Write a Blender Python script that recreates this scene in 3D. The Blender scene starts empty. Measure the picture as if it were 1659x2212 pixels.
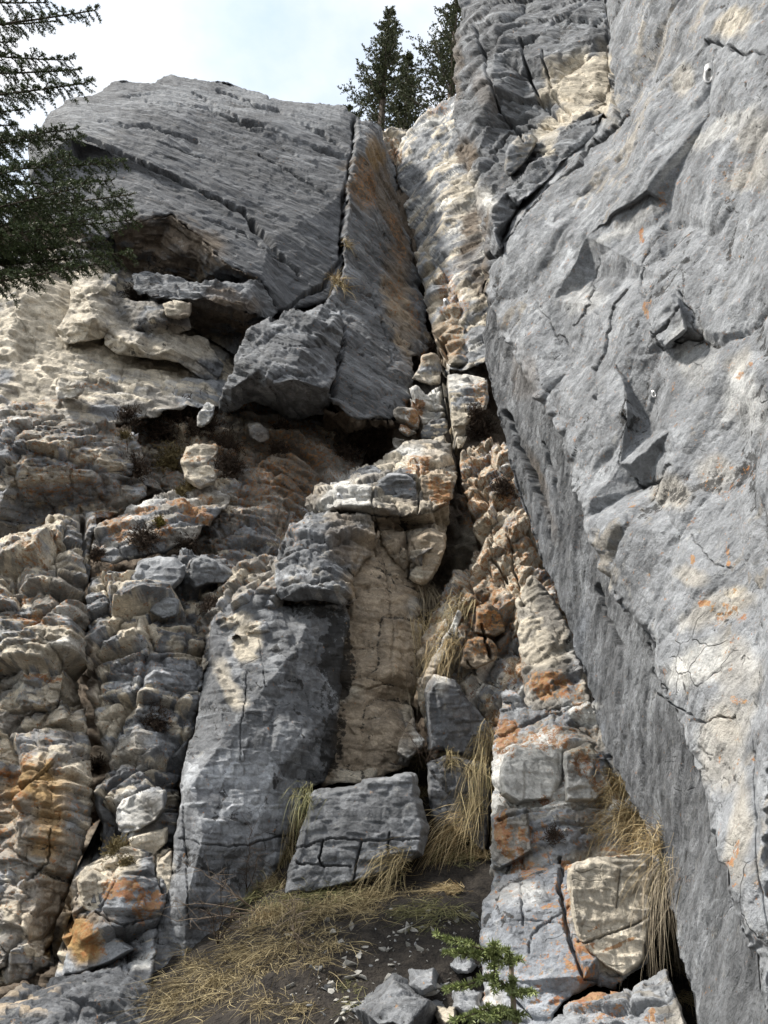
import bpy, math, random
import numpy as np
from mathutils import Vector
from mathutils.geometry import delaunay_2d_cdt
R = math.radians
rng = np.random.default_rng(7)
random.seed(7)
scene = bpy.context.scene
col = scene.collection

# ---------------------------------------------------------------- camera
PITCH = R(28); CAMZ = 1.6
FW, FH, FPX = 1659.0, 2212.0, 1852.0          # frame the measurements were taken in
cam_d = bpy.data.cameras.new('camera'); cam = bpy.data.objects.new('camera', cam_d); col.objects.link(cam)
cam.location = (0, 0, CAMZ); cam.rotation_euler = (R(90) + PITCH, 0, 0)
cam_d.sensor_fit = 'HORIZONTAL'; cam_d.sensor_width = 36; cam_d.lens = 36 * FPX / FW
cam_d.clip_start = 0.05; cam_d.clip_end = 2000
scene.camera = cam
scene.render.resolution_x = 768; scene.render.resolution_y = 1024

# ---------------------------------------------------------------- sky, sun, exposure
SUN_EL, SUN_AZ = 54, -96          # azimuth from +Y, clockwise positive: the sun stands left and behind the camera
w = bpy.data.worlds.new('World'); scene.world = w; w.use_nodes = True
nt = w.node_tree; nt.nodes.clear()
def nn(nt, t, **kw):
    n = nt.nodes.new(t)
    for k, v in kw.items(): setattr(n, k, v)
    return n
out = nn(nt, 'ShaderNodeOutputWorld'); bg = nn(nt, 'ShaderNodeBackground'); bg.inputs[1].default_value = 0.115
sky = nn(nt, 'ShaderNodeTexSky', sky_type='NISHITA', sun_disc=False, sun_elevation=R(SUN_EL), sun_rotation=R(SUN_AZ))
tc = nn(nt, 'ShaderNodeTexCoord'); mp = nn(nt, 'ShaderNodeMapping'); mp.inputs['Scale'].default_value = (1.3, 1.3, 2.2)
mp.inputs['Location'].default_value = (0.35, 0.1, 0.0)
n1 = nn(nt, 'ShaderNodeTexNoise'); n1.inputs['Scale'].default_value = 1.5; n1.inputs['Detail'].default_value = 7; n1.inputs['Roughness'].default_value = .55
ramp = nn(nt, 'ShaderNodeValToRGB'); ramp.color_ramp.elements[0].position = .30; ramp.color_ramp.elements[1].position = .50
ramp.color_ramp.elements[0].color = (.22, .22, .22, 1)
mix = nn(nt, 'ShaderNodeMix', data_type='RGBA'); mix.inputs['B'].default_value = (6.0, 6.1, 6.3, 1)
L = nt.links.new
L(tc.outputs['Generated'], mp.inputs['Vector']); L(mp.outputs[0], n1.inputs['Vector']); L(n1.outputs[0], ramp.inputs[0])
gain = nn(nt, 'ShaderNodeMix', data_type='RGBA', blend_type='MULTIPLY'); gain.inputs['Factor'].default_value = 1; gain.inputs['B'].default_value = (1.9, 2.0, 1.75, 1)
L(sky.outputs[0], gain.inputs['A']); L(gain.outputs['Result'], mix.inputs['A']); L(ramp.outputs[0], mix.inputs['Factor']); L(mix.outputs['Result'], bg.inputs[0]); L(bg.outputs[0], out.inputs[0])
sd = bpy.data.lights.new('sun', 'SUN'); sun = bpy.data.objects.new('sun', sd); col.objects.link(sun)
sd.energy = 4.0; sd.angle = R(6); sd.color = (1, .95, .87)
el, az = R(SUN_EL), R(SUN_AZ)
sdir = Vector((math.sin(az) * math.cos(el), math.cos(az) * math.cos(el), math.sin(el)))
sun.rotation_euler = sdir.to_track_quat('Z', 'Y').to_euler()
scene.view_settings.view_transform = 'Standard'; scene.view_settings.look = 'None'
scene.view_settings.exposure = 0.74; scene.view_settings.gamma = 1

# ---------------------------------------------------------------- projection helpers
cP, sP = math.cos(PITCH), math.sin(PITCH)
def ray(px, py):                                   # world direction per unit optical depth
    xc = (np.asarray(px, float) - FW / 2) / FPX; yc = (FH / 2 - np.asarray(py, float)) / FPX
    return np.stack([xc, cP - yc * sP, sP + yc * cP], -1)
def at(px, py, Y):                                 # point seen at a pixel, Y metres ahead of the camera
    r = ray(px, py); t = np.asarray(Y, float) / r[..., 1]
    return r * t[..., None] + np.array([0, 0, CAMZ])
def depth(px, py, Y): return Y / ray(px, py)[..., 1]
def toY(px, py, d): return d * ray(px, py)[..., 1]

# ---------------------------------------------------------------- noise
def _h(ix, iy, iz, s):
    h = (ix.astype(np.int64) * 374761393 + iy.astype(np.int64) * 668265263 + iz.astype(np.int64) * 2147483647 + s * 1274126177) & 0xffffffff
    h = ((h ^ (h >> 13)) * 1274126177) & 0xffffffff
    h = ((h ^ (h >> 15)) * 2246822519) & 0xffffffff
    return (h ^ (h >> 16)) & 0xffffffff
def hf(ix, iy, iz, s): return _h(ix, iy, iz, s).astype(np.float32) / 4294967296.0
def vnoise(p, s=0):
    i = np.floor(p); f = (p - i).astype(np.float32); i = i.astype(np.int64); u = f * f * (3 - 2 * f)
    r = 0
    for a in (0, 1):
        for b in (0, 1):
            for c in (0, 1):
                wgt = (u[..., 0] if a else 1 - u[..., 0]) * (u[..., 1] if b else 1 - u[..., 1]) * (u[..., 2] if c else 1 - u[..., 2])
                r = r + wgt * hf(i[..., 0] + a, i[..., 1] + b, i[..., 2] + c, s)
    return r * 2 - 1
def fbm(p, s=0, o=4, g=.5):
    r, a, t = 0, 1, 0
    for k in range(o):
        r = r + a * vnoise(p * 2.03 ** k + 17.3 * k, s + k); t += a; a *= g
    return r / t
def voro(u, v, s=0, jit=.85):
    """2-D cells: three random numbers of the nearest cell, offset to its centre, second minus first distance"""
    iu, iv = np.floor(u).astype(np.int64), np.floor(v).astype(np.int64)
    best = np.full(u.shape, 1e9, np.float32); sec = best.copy()
    ci = np.zeros_like(iu); cj = ci.copy(); du = np.zeros(u.shape, np.float32); dv = du.copy(); z = np.zeros_like(iu)
    for a in (-1, 0, 1):
        for b in (-1, 0, 1):
            x, y = iu + a, iv + b
            px = x + .5 + jit * (hf(x, y, z, s) - .5); py = y + .5 + jit * (hf(x, y, z + 1, s) - .5)
            ex, ey = u - px, v - py
            d = np.sqrt(ex * ex + ey * ey)
            m = d < best
            sec = np.where(m, best, np.minimum(sec, d)); best = np.where(m, d, best)
            ci = np.where(m, x, ci); cj = np.where(m, y, cj); du = np.where(m, ex, du); dv = np.where(m, ey, dv)
    return hf(ci, cj, z + 2, s), hf(ci, cj, z + 3, s), hf(ci, cj, z + 4, s), du, dv, sec - best
def voro2(u, v, s=0, jit=.85):
    """2-D cells: random numbers and offsets of the nearest and second nearest cell, and the distance gap"""
    iu, iv = np.floor(u).astype(np.int64), np.floor(v).astype(np.int64); z = np.zeros_like(iu)
    D, XI, YI, DU, DV = [], [], [], [], []
    for a in (-1, 0, 1):
        for b in (-1, 0, 1):
            x, y = iu + a, iv + b
            px = x + .5 + jit * (hf(x, y, z, s) - .5); py = y + .5 + jit * (hf(x, y, z + 1, s) - .5)
            D.append(np.hypot(u - px, v - py)); XI.append(x); YI.append(y); DU.append(u - px); DV.append(v - py)
    D = np.stack(D); k = np.argsort(D, 0)[:2]; res = []
    for i in (0, 1):
        g = lambda A: np.take_along_axis(np.stack(A), k[i][None], 0)[0]
        x, y = g(XI), g(YI); res.append((hf(x, y, z + 2, s), hf(x, y, z + 3, s), hf(x, y, z + 4, s), g(DU), g(DV)))
    g = np.take_along_axis(D, k, 0)
    return res[0], res[1], g[1] - g[0]
def sstep(a, b, x):
    t = np.clip((x - a) / (b - a), 0, 1); return t * t * (3 - 2 * t)

# ---------------------------------------------------------------- tagging
def tag(o, label=None, cat=None, group=None, kind=None):
    if label: o['label'] = label
    if cat: o['category'] = cat
    if group: o['group'] = group
    if kind: o['kind'] = kind
    return o
def empty(name, loc, label=None, cat=None, group=None):
    o = bpy.data.objects.new(name, None); o.empty_display_size = .1; o.location = loc; col.objects.link(o)
    return tag(o, label, cat, group)
def mesh_obj(name, V, faces, mat, parent=None, smooth=False, attrs=None, origin=None):
    V = np.asarray(V, np.float32)
    if origin is None and parent is None: origin = V.mean(0)
    if origin is None: origin = np.array(parent.location)
    origin = np.asarray(origin, float)
    me = bpy.data.meshes.new(name)
    F = np.asarray(faces, np.int32); k = F.shape[1]
    me.vertices.add(len(V)); me.vertices.foreach_set('co', (V - origin).astype(np.float32).ravel())
    me.loops.add(F.size); me.loops.foreach_set('vertex_index', F.ravel())
    me.polygons.add(len(F)); me.polygons.foreach_set('loop_start', np.arange(0, F.size, k, dtype=np.int32))
    me.update(calc_edges=True)
    if smooth: me.polygons.foreach_set('use_smooth', np.ones(len(F), bool))
    if attrs:
        for nm, a in attrs.items():
            c = me.color_attributes.new(nm, 'FLOAT_COLOR', 'POINT')
            b = np.ones((len(V), 4), np.float32); b[:, :a.shape[1]] = a; c.data.foreach_set('color', b.ravel())
    me.materials.append(mat)
    o = bpy.data.objects.new(name, me); col.objects.link(o)
    if parent is None: o.location = origin
    else: o.parent = parent
    return o
# ---------------------------------------------------------------- rock material
def rock_material(name, streak=None, bump=1.0, speck=0.0, grain=(1, 1, 1), frame=False):
    m = bpy.data.materials.new(name); m.use_nodes = True; nt = m.node_tree; L = nt.links.new
    b = nt.nodes['Principled BSDF']; b.inputs['Roughness'].default_value = .88
    b.inputs['Specular IOR Level'].default_value = .25
    geo = nn(nt, 'ShaderNodeNewGeometry'); mp = nn(nt, 'ShaderNodeMapping'); mp.inputs['Scale'].default_value = grain
    fr = nn(nt, 'ShaderNodeVertexColor', layer_name='Frame') if frame else None
    L(fr.outputs[0] if frame else geo.outputs['Position'], mp.inputs['Vector'])
    def noise(scale, det=5, rough=.6, vec=None):
        n = nn(nt, 'ShaderNodeTexNoise'); n.inputs['Scale'].default_value = scale; n.inputs['Detail'].default_value = det; n.inputs['Roughness'].default_value = rough
        L(vec or mp.outputs[0], n.inputs['Vector']); return n.outputs[0]
    def mth(op, a, c, clamp=False):
        n = nn(nt, 'ShaderNodeMath', operation=op); n.use_clamp = clamp
        for i, x in enumerate((a, c)):
            if hasattr(x, 'is_output'): L(x, n.inputs[i])
            else: n.inputs[i].default_value = x
        return n.outputs[0]
    def mixc(f, a, c, bt='MIX'):
        n = nn(nt, 'ShaderNodeMix', data_type='RGBA', blend_type=bt)
        for s, x in (('Factor', f), ('A', a), ('B', c)):
            if hasattr(x, 'is_output'): L(x, n.inputs[s])
            else: n.inputs[s].default_value = x
        return n.outputs['Result']
    def maprange(x, a, c, lo=0, hi=1):
        n = nn(nt, 'ShaderNodeMapRange'); L(x, n.inputs[0])
        for i, v in zip((1, 2, 3, 4), (a, c, lo, hi)): n.inputs[i].default_value = v
        return n.outputs[0]
    ca = nn(nt, 'ShaderNodeVertexColor', layer_name='Col'); ma = nn(nt, 'ShaderNodeVertexColor', layer_name='Mask')
    sep = nn(nt, 'ShaderNodeSeparateColor'); L(ma.outputs[0], sep.inputs[0])
    big = noise(3.2, 4, .65); mid = noise(17, 5, .7); fine = noise(70, 2, .7, geo.outputs['Position'])
    c = ca.outputs[0]
    v = maprange(big, .3, .7, .72, 1.26); c = mixc(1.0, c, v, 'MULTIPLY')
    v = maprange(mid, .3, .7, .82, 1.18); c = mixc(1.0, c, v, 'MULTIPLY')
    v = maprange(fine, .3, .7, .82, 1.18); c = mixc(1.0, c, v, 'MULTIPLY')
    wn0 = nn(nt, 'ShaderNodeTexNoise'); wn0.inputs['Scale'].default_value = 7; wn0.inputs['Detail'].default_value = 2; L(mp.outputs[0], wn0.inputs['Vector'])
    # small chips: flat facets with their own slant and tint
    def facets(scale, src):
        vn = nn(nt, 'ShaderNodeTexVoronoi', feature='F1'); vn.inputs['Scale'].default_value = scale; vn.inputs['Randomness'].default_value = 1
        wn = wn0
        sc_ = nn(nt, 'ShaderNodeVectorMath', operation='MULTIPLY_ADD'); L(wn.outputs['Color'], sc_.inputs[0]); sc_.inputs[1].default_value = (.5 / scale,) * 3; L(src, sc_.inputs[2])
        L(sc_.outputs[0], vn.inputs['Vector'])
        dl = nn(nt, 'ShaderNodeVectorMath', operation='SUBTRACT'); L(sc_.outputs[0], dl.inputs[0]); L(vn.outputs['Position'], dl.inputs[1])
        cc = nn(nt, 'ShaderNodeVectorMath', operation='SUBTRACT'); L(vn.outputs['Color'], cc.inputs[0]); cc.inputs[1].default_value = (.5, .5, .5)
        dt = nn(nt, 'ShaderNodeVectorMath', operation='DOT_PRODUCT'); L(dl.outputs[0], dt.inputs[0]); L(cc.outputs[0], dt.inputs[1])
        s1 = nn(nt, 'ShaderNodeSeparateColor'); L(vn.outputs['Color'], s1.inputs[0])
        return dt.outputs['Value'], s1.outputs[0]
    f1, t1 = facets(7, mp.outputs[0]); f2, t2 = facets(19, mp.outputs[0])
    v = maprange(t1, 0, 1, .86, 1.14); c = mixc(1.0, c, v, 'MULTIPLY'); v = maprange(t2, 0, 1, .88, 1.12); c = mixc(1.0, c, v, 'MULTIPLY')
    # hairline cracks with dirt in them
    def crack(scale, wdt, lo, hi):
        ve = nn(nt, 'ShaderNodeTexVoronoi', feature='DISTANCE_TO_EDGE'); ve.inputs['Scale'].default_value = scale
        wn = wn0
        sc_ = nn(nt, 'ShaderNodeVectorMath', operation='MULTIPLY_ADD'); L(wn.outputs['Color'], sc_.inputs[0]); sc_.inputs[1].default_value = (.45 / scale,) * 3; L(mp.outputs[0], sc_.inputs[2]); L(sc_.outputs[0], ve.inputs['Vector'])
        return mth('MULTIPLY', maprange(ve.outputs['Distance'], 0, wdt, 1, 0), maprange(noise(scale * .35, 3), lo, hi, 0, 1))
    k1 = crack(2.0, .013, .54, .6); k2 = crack(5, .02, .58, .64); kk = mth('MAXIMUM', k1, k2)
    kk = mth('MULTIPLY', kk, sep.outputs[2]); c = mixc(mth('MULTIPLY', kk, .3), c, (.035, .032, .028, 1))
    # fresh pale scars
    sc = maprange(noise(9, 5, .75), .60, .68, 0, .35); c = mixc(sc, c, (.42, .41, .38, 1))
    # hairline pale veins
    # black lichen, water streaks, joint dirt and shade painted black
    dk = mth('ADD', sep.outputs[1], mth('MULTIPLY', mth('SUBTRACT', mid, .5), 2.2)); dk = maprange(dk, .42, .6, 0, .86)
    c = mixc(dk, c, (.028, .027, .026, 1))
    sp = mth('MULTIPLY', maprange(noise(60, 2, .6), .61 - .05 * speck, .70 - .05 * speck, 0, 1), .25 + .3 * speck); c = mixc(sp, c, (.07, .07, .068, 1))
    # orange lichen: crusts with crisp ragged edges
    on = mth('ADD', mth('MULTIPLY', mth('SUBTRACT', noise(20, 6, .82, geo.outputs['Position']), .5), 3.0), sep.outputs[0]); of = maprange(on, .41, .48, 0, .82)
    oc = mixc(maprange(noise(30, 4), .4, .6), (.34, .135, .045, 1), (.38, .22, .09, 1))
    c = mixc(of, c, oc)
    L(c, b.inputs['Base Color'])
    # bump
    h = mth('MULTIPLY', noise(13, 6, .76), 1.9)
    h = mth('MULTIPLY', h, .020 * bump)
    h = mth('ADD', h, mth('MULTIPLY', f1, .48 * bump)); h = mth('ADD', h, mth('MULTIPLY', f2, .48 * bump)); h = mth('SUBTRACT', h, mth('MULTIPLY', k2, .010))
    bp = nn(nt, 'ShaderNodeBump'); bp.inputs['Strength'].default_value = 1; bp.inputs['Distance'].default_value = 1.0
    L(h, bp.inputs['Height']); L(bp.outputs[0], b.inputs['Normal'])
    return m
ROCK = rock_material('limestone', bump=.9)
ROCK_STRATA = rock_material('striated_limestone', grain=(.6, 3.4, 1.0), frame=True, bump=.6)
ROCK_STREAK = rock_material('water_streaked_limestone', grain=(1.2, 2.4, 1.4), frame=True, bump=1.2, speck=1.0)
ROCK_FLOW = rock_material('flowstone_limestone', grain=(1, 1, 1.6), bump=.9)

GREY = (.184, .191, .202); DGREY = (.128, .133, .142); LGREY = (.275, .286, .302); CREAM = (.53, .475, .385); WHITE = (.60, .59, .56)
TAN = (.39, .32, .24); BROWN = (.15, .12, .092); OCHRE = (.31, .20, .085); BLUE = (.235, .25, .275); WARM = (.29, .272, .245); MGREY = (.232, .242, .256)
TONE = dict(grey=GREY, dgrey=DGREY, lgrey=LGREY, cream=CREAM, white=WHITE, tan=TAN, brown=BROWN, ochre=OCHRE, blue=BLUE, warm=WARM, mgrey=MGREY)
# PAINT: (tone or 'orange'/'black', x, y, rx, ry, angle, strength) for lichen, stains and pale fresh rock, plus light and shade painted as tone
PAINT = []
def paint(kind, *spots):
    for s in spots: PAINT.append((kind,) + tuple(s))
GROOVES = []            # (points, width px, depth m): the main joints of the cliff
STEP = 2.2

def unit_(a): return a / np.maximum(np.linalg.norm(a, axis=-1, keepdims=True), 1e-9)
def seg_dist(X, Y, pts, closed):
    D = np.full(X.shape, 1e9, np.float32); n = len(pts)
    for i in range(n if closed else n - 1):
        ax, ay = pts[i][:2]; bx, by = pts[(i + 1) % n][:2]
        vx, vy = bx - ax, by - ay; t = np.clip(((X - ax) * vx + (Y - ay) * vy) / (vx * vx + vy * vy + 1e-9), 0, 1)
        D = np.minimum(D, np.hypot(X - ax - t * vx, Y - ay - t * vy))
    return D
def blur(A, m, k):
    """box blur of A inside mask m"""
    W = m.astype(np.float32); S = A * (W if A.ndim == 2 else W[..., None])
    for ax in (0, 1):
        for _ in range(2):
            S = sum(np.roll(S, j, ax) for j in range(-k, k + 1)); W = sum(np.roll(W, j, ax) for j in range(-k, k + 1))
            sc = 1.0 / (2 * k + 1); S = S * sc; W = W * sc
    W = np.maximum(W, 1e-6); return S / (W if A.ndim == 2 else W[..., None])

def rock_mass(name, outline, inner=(), creases=(), base='grey', var=.17, dip=0, layers=(), mat=None, edge=14, edge_d=.25,
              thick=1.2, rag=7, ragscale=45, step=None, seed=1, label=None, cat=None, group=None, kind=None, parent=None,
              cells=(.35, .18), mixes=(), grooves=True, crackle=1.0, chip=1.0, lichen=0.0):
    """A solid piece of cliff: outline and inner control points (x, y, metres ahead) give flat faces meeting at creases;
    layers break the faces into blocks, ledges and cracks; the sides run back into the cliff."""
    st = step or STEP
    O = [tuple(map(float, p)) for p in outline]; I = [tuple(map(float, p)) for p in inner]
    A = O + I; n = len(O)
    ed = [(i, (i + 1) % n) for i in range(n)]
    for c in creases: ed += [(c[i], c[i + 1]) for i in range(len(c) - 1)]
    r = delaunay_2d_cdt([Vector((p[0], p[1])) for p in A], ed, [], 1, 1e-4)
    vs, tris, orig = r[0], r[2], r[3]
    invd = []
    aI = [1.0 / float(depth(p[0], p[1], p[2])) for p in A]
    for k, v in enumerate(vs):
        invd.append(aI[orig[k][0]] if orig[k] else np.mean(aI))
    xs = np.array([p[0] for p in A]); ys = np.array([p[1] for p in A])
    x0, x1, y0, y1 = xs.min() - 12, xs.max() + 12, ys.min() - 12, ys.max() + 12
    gx = np.arange(x0, x1 + st, st); gy = np.arange(y0, y1 + st, st)
    X, Y = np.meshgrid(gx, gy)
    q = np.stack([X / ragscale, Y / ragscale, X * 0 + seed * 3.1], -1)
    wx = X + rag * fbm(q, seed, 3, .6) + rag * .35 * vnoise(q * 5, seed + 5); wy = Y + rag * fbm(q + 50, seed, 3, .6) + rag * .35 * vnoise(q * 5 + 9, seed + 6)
    Z = np.full(X.shape, np.nan); Zu = Z.copy()
    for t in tris:
        a, b, c = (vs[i] for i in t)
        det = (b.y - c.y) * (a.x - c.x) + (c.x - b.x) * (a.y - c.y)
        if abs(det) < 1e-6: continue
        for tx, ty, T_ in ((wx, wy, Z), (X, Y, Zu)):
            l1 = ((b.y - c.y) * (tx - c.x) + (c.x - b.x) * (ty - c.y)) / det
            l2 = ((c.y - a.y) * (tx - c.x) + (a.x - c.x) * (ty - c.y)) / det
            l3 = 1 - l1 - l2; m = (l1 >= -1e-6) & (l2 >= -1e-6) & (l3 >= -1e-6)
            T_[m] = (l1 * invd[t[0]] + l2 * invd[t[1]] + l3 * invd[t[2]])[m]
    Z = np.where(np.isnan(Z) | np.isnan(Zu), Z, Zu)
    M = ~np.isnan(Z)
    # keep only vertices used by full quads
    Q = M[:-1, :-1] & M[1:, :-1] & M[:-1, 1:] & M[1:, 1:]
    M = np.zeros_like(M); M[:-1, :-1] |= Q; M[1:, :-1] |= Q; M[:-1, 1:] |= Q; M[1:, 1:] |= Q
    D = 1.0 / np.where(M, Z, 1)
    # smooth the boundary in the frame
    cnt = np.zeros(M.shape); cnt[:-1, :-1] += Q; cnt[1:, :-1] += Q; cnt[:-1, 1:] += Q; cnt[1:, 1:] += Q
    B = M & (cnt < 4); Xs, Ys = X.copy(), Y.copy()
    for _ in range(3):
        W = B.astype(float); sx = 0; sy = 0; sw = 0
        for dy in (-1, 0, 1):
            for dx in (-1, 0, 1):
                sx = sx + np.roll(Xs * W, (dy, dx), (0, 1)); sy = sy + np.roll(Ys * W, (dy, dx), (0, 1)); sw = sw + np.roll(W, (dy, dx), (0, 1))
        Xs = np.where(B, sx / np.maximum(sw, 1), Xs); Ys = np.where(B, sy / np.maximum(sw, 1), Ys)
    ry = ray(Xs, Ys)
    P = ry * D[..., None] + np.array([0, 0, CAMZ])
    # smooth normals
    Pm = blur(P, M, 2)
    Pm = np.where(M[..., None], Pm, P)
    dX = np.roll(Pm, -1, 1) - np.roll(Pm, 1, 1); dY = np.roll(Pm, -1, 0) - np.roll(Pm, 1, 0)
    N = np.cross(dX, -dY); nl = np.linalg.norm(N, axis=-1, keepdims=True)
    inner_ok = M & (cnt == 4)
    N = N / np.maximum(nl, 1e-9)
    tocam = -ry / np.linalg.norm(ry, axis=-1, keepdims=True)
    N = np.where((N * tocam).sum(-1, keepdims=True) < 0, -N, N)
    N = np.where(inner_ok[..., None], N, 0)
    N = blur(N, inner_ok, 3) + .35 * tocam; N = N / np.maximum(np.linalg.norm(N, axis=-1, keepdims=True), 1e-6)
    mi = M
    Pv = P[mi]; Nv = N[mi]; xv, yv = X[mi], Y[mi]
    nm = Nv.mean(0); nm /= np.linalg.norm(nm)
    s = math.cos(R(dip)) * np.array([1, 0, 0]) + math.sin(R(dip)) * np.array([0, -sP, cP])
    ua = s - nm * s.dot(nm); ua /= np.linalg.norm(ua); va = np.cross(nm, ua)
    u, v, wq = Pv @ ua, Pv @ va, Pv @ nm
    if va[2] < 0: v = -v
    wrp = fbm(Pv * 1.3, seed + 40, 3); wr2 = fbm(Pv * 1.3 + 31, seed + 41, 3)
    Nv = unit_(.4 * Nv + .6 * nm)
    h = np.zeros(len(Pv)); cellv = np.zeros(len(Pv)); joint = np.zeros(len(Pv))
    cs = float(np.clip(np.mean(D[mi]) / 8.5, .4, 1.6))
    for ly in list(layers) + ([] if mat is ROCK_STREAK else [('tri', .13 * cs, .08 * cs, .006 * chip * cs, 25, 12), ('brick', .16 * cs, .07 * cs, .011 * chip ** 2 * cs, .3 * chip, 14), ('tri', .055 * cs, .04 * cs, .003 * chip * cs, -40, 13)]):
        k = ly[0]
        if k == 'tri':            # su, sv, amp, angle, seed: flat triangular facets meeting at sharp arrises
            _, su, sv, amp, an, sd_ = ly
            h += amp * trinoise(u, v, wq, su, sv, an, sd_ + seed, wrp)
        elif k == 'chunk':        # su, sv, amp, tilt, seed, steepness: angular blocks with flat slanted faces and sharp arrises
            _, su, sv, amp, tilt, sd_ = ly[:6]
            hb, cb, jt = chunk(u, v, wq, su, sv, tilt, sd_ + seed * 3, wrp, wr2, ly[6] if len(ly) > 6 else 5.0); h += hb * amp; cellv += cb
            if su > .13: joint = np.maximum(joint, jt * sstep(-.25, .35, fbm(Pv * 1.4 + 5, sd_ + 50, 3)))
        elif k == 'brick':        # su, sv, amp, tilt, seed: beds of uneven thickness cut by joints into blocks
            _, su, sv, amp, tilt, sd_ = ly
            pxm = st / FPX * 8.0
            hb, cb = brick(u, v, wq, su, sv, amp, tilt, sd_ + seed, wrp, wr2, max(.014, pxm * 1.6)); h += hb; cellv += cb
        elif k == 'facet':          # su, sv, amp, tilt, seed, density
            _, su, sv, amp, tilt, sd_, dens = ly
            n1_, n2_, f = voro2(u / su + wrp * .2 * min(1, .4 / su) + wq * .3, v / sv + wr2 * .2 * min(1, .4 / sv) + wq * .3, sd_ + seed * 13)
            hh = []
            for a, b, c, du, dv in (n1_, n2_):
                on = (c < dens).astype(float) if dens < 1 else 1.0
                hh.append(on * (amp * (a - .5) * 2 + tilt * ((b - .5) * 2 * du * su * 1.4 - (.25 + .75 * c) * dv * sv)))
            a, b, c, du, dv = n1_; on = (c < dens).astype(float) if dens < 1 else 1.0
            wd = np.clip((np.abs(hh[0] - hh[1]) * .22 + .012) / min(su, sv), .04, .3)
            h += hh[0] + (hh[1] - hh[0]) * .5 * np.clip(1 - f / wd, 0, 1)
            cellv += on * (a - .5) * .6 + (c - .5) * .5
        elif k == 'ledge':        # spacing, amp, warp, seed: sloping shelves with undercut lips
            _, sp, amp, wv_, sd_ = ly
            tt = v / sp + wrp * wv_ + .35 * fbm(Pv * .7, sd_, 2) * wv_; fr = tt - np.floor(tt)
            kk = np.floor(tt); r1 = .5 + .9 * vnoise(np.stack([kk * 7.3, u / (sp * 1.6), kk * 0], -1), sd_)
            h += amp * (1 - fr) * (.3 + .9 * r1) * np.clip(fr / .13, 0, 1)
            cellv += (r1 - .5) * .5
        elif k == 'crack':        # su, sv, width, depth, seed, density
            _, su, sv, wd, dp, sd_, dens = ly
            a, b, c, du, dv, f = voro(u / su + wrp * .6, v / sv + wr2 * .6, sd_ + seed * 7, .95)
            keep = sstep(1 - dens - .15, 1 - dens + .15, .5 + .9 * fbm(Pv * 1.1, sd_ + 3, 2))
            h -= dp * keep * (1 - sstep(0, wd / min(su, sv), f))
        elif k == 'fbm':          # scale, amp, seed
            h += ly[2] * fbm(Pv * ly[1], ly[3] + seed, 4, .55)
        elif k == 'ridge':
            h += ly[2] * (1 - 2 * np.abs(fbm(np.stack([u * ly[1], v * ly[1] * ly[4], wq * ly[1]], -1), ly[3] + seed, 4, .55)))
        elif k == 'sheet':        # thin flaking sheets along the bedding: amp, du, dv
            _, amp, su, sv, sd_ = ly
            g = fbm(np.stack([u / su, v / sv, wq / su], -1), sd_ + seed, 4, .6) * 4; h += amp * (np.floor(g) + sstep(.75, 1, g - np.floor(g)))
    if grooves:
        for gp, gw, gd in GROOVES:
            px_ = [p[0] for p in gp]; py_ = [p[1] for p in gp]
            if max(px_) < x0 or min(px_) > x1 or max(py_) < y0 or min(py_) > y1: continue
            wob = 2.5 * fbm(Pv * 5, 8, 3, .6); dd = seg_dist(wx[mi] + wob, wy[mi] + wob, gp, False)
            gd = gd * (.75 + .8 * vnoise(Pv * 1.9, 12))
            h -= gd * (1 - sstep(gw * .25, gw, dd * (1 + .7 * fbm(Pv * 2.5, 3, 3, .6))))
    # the sides turn back into the cliff
    edge, edge_d = edge * .6, edge_d * .6
    dist = seg_dist(wx[mi], wy[mi], O, True)
    e = np.clip(1 - dist / edge, 0, 1); back = edge_d * (1 - np.sqrt(np.maximum(1 - e * e, 0)))
    F = Pv + Nv * h[:, None]
    rv = ry[mi] / np.linalg.norm(ry[mi], axis=-1, keepdims=True)
    F = F + rv * back[:, None]
    # colour
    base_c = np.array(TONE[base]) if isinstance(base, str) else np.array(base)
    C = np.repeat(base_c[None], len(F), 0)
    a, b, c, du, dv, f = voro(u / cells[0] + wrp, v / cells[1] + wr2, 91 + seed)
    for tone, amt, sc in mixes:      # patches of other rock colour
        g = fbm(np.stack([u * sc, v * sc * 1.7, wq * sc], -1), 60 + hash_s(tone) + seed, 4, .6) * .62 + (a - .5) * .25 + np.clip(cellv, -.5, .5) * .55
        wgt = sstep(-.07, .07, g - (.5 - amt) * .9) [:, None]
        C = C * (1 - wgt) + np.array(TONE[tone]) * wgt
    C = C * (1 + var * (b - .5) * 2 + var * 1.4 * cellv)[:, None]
    MK = np.zeros((len(F), 3)); MK[:, 0] = lichen * (1 + .8 * fbm(Pv * 1.7, 33, 3))
    nz1 = fbm(Pv * 2.6, 77, 5, .65); nz2 = fbm(Pv * 2.6 + 20, 78, 5, .65)
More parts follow.
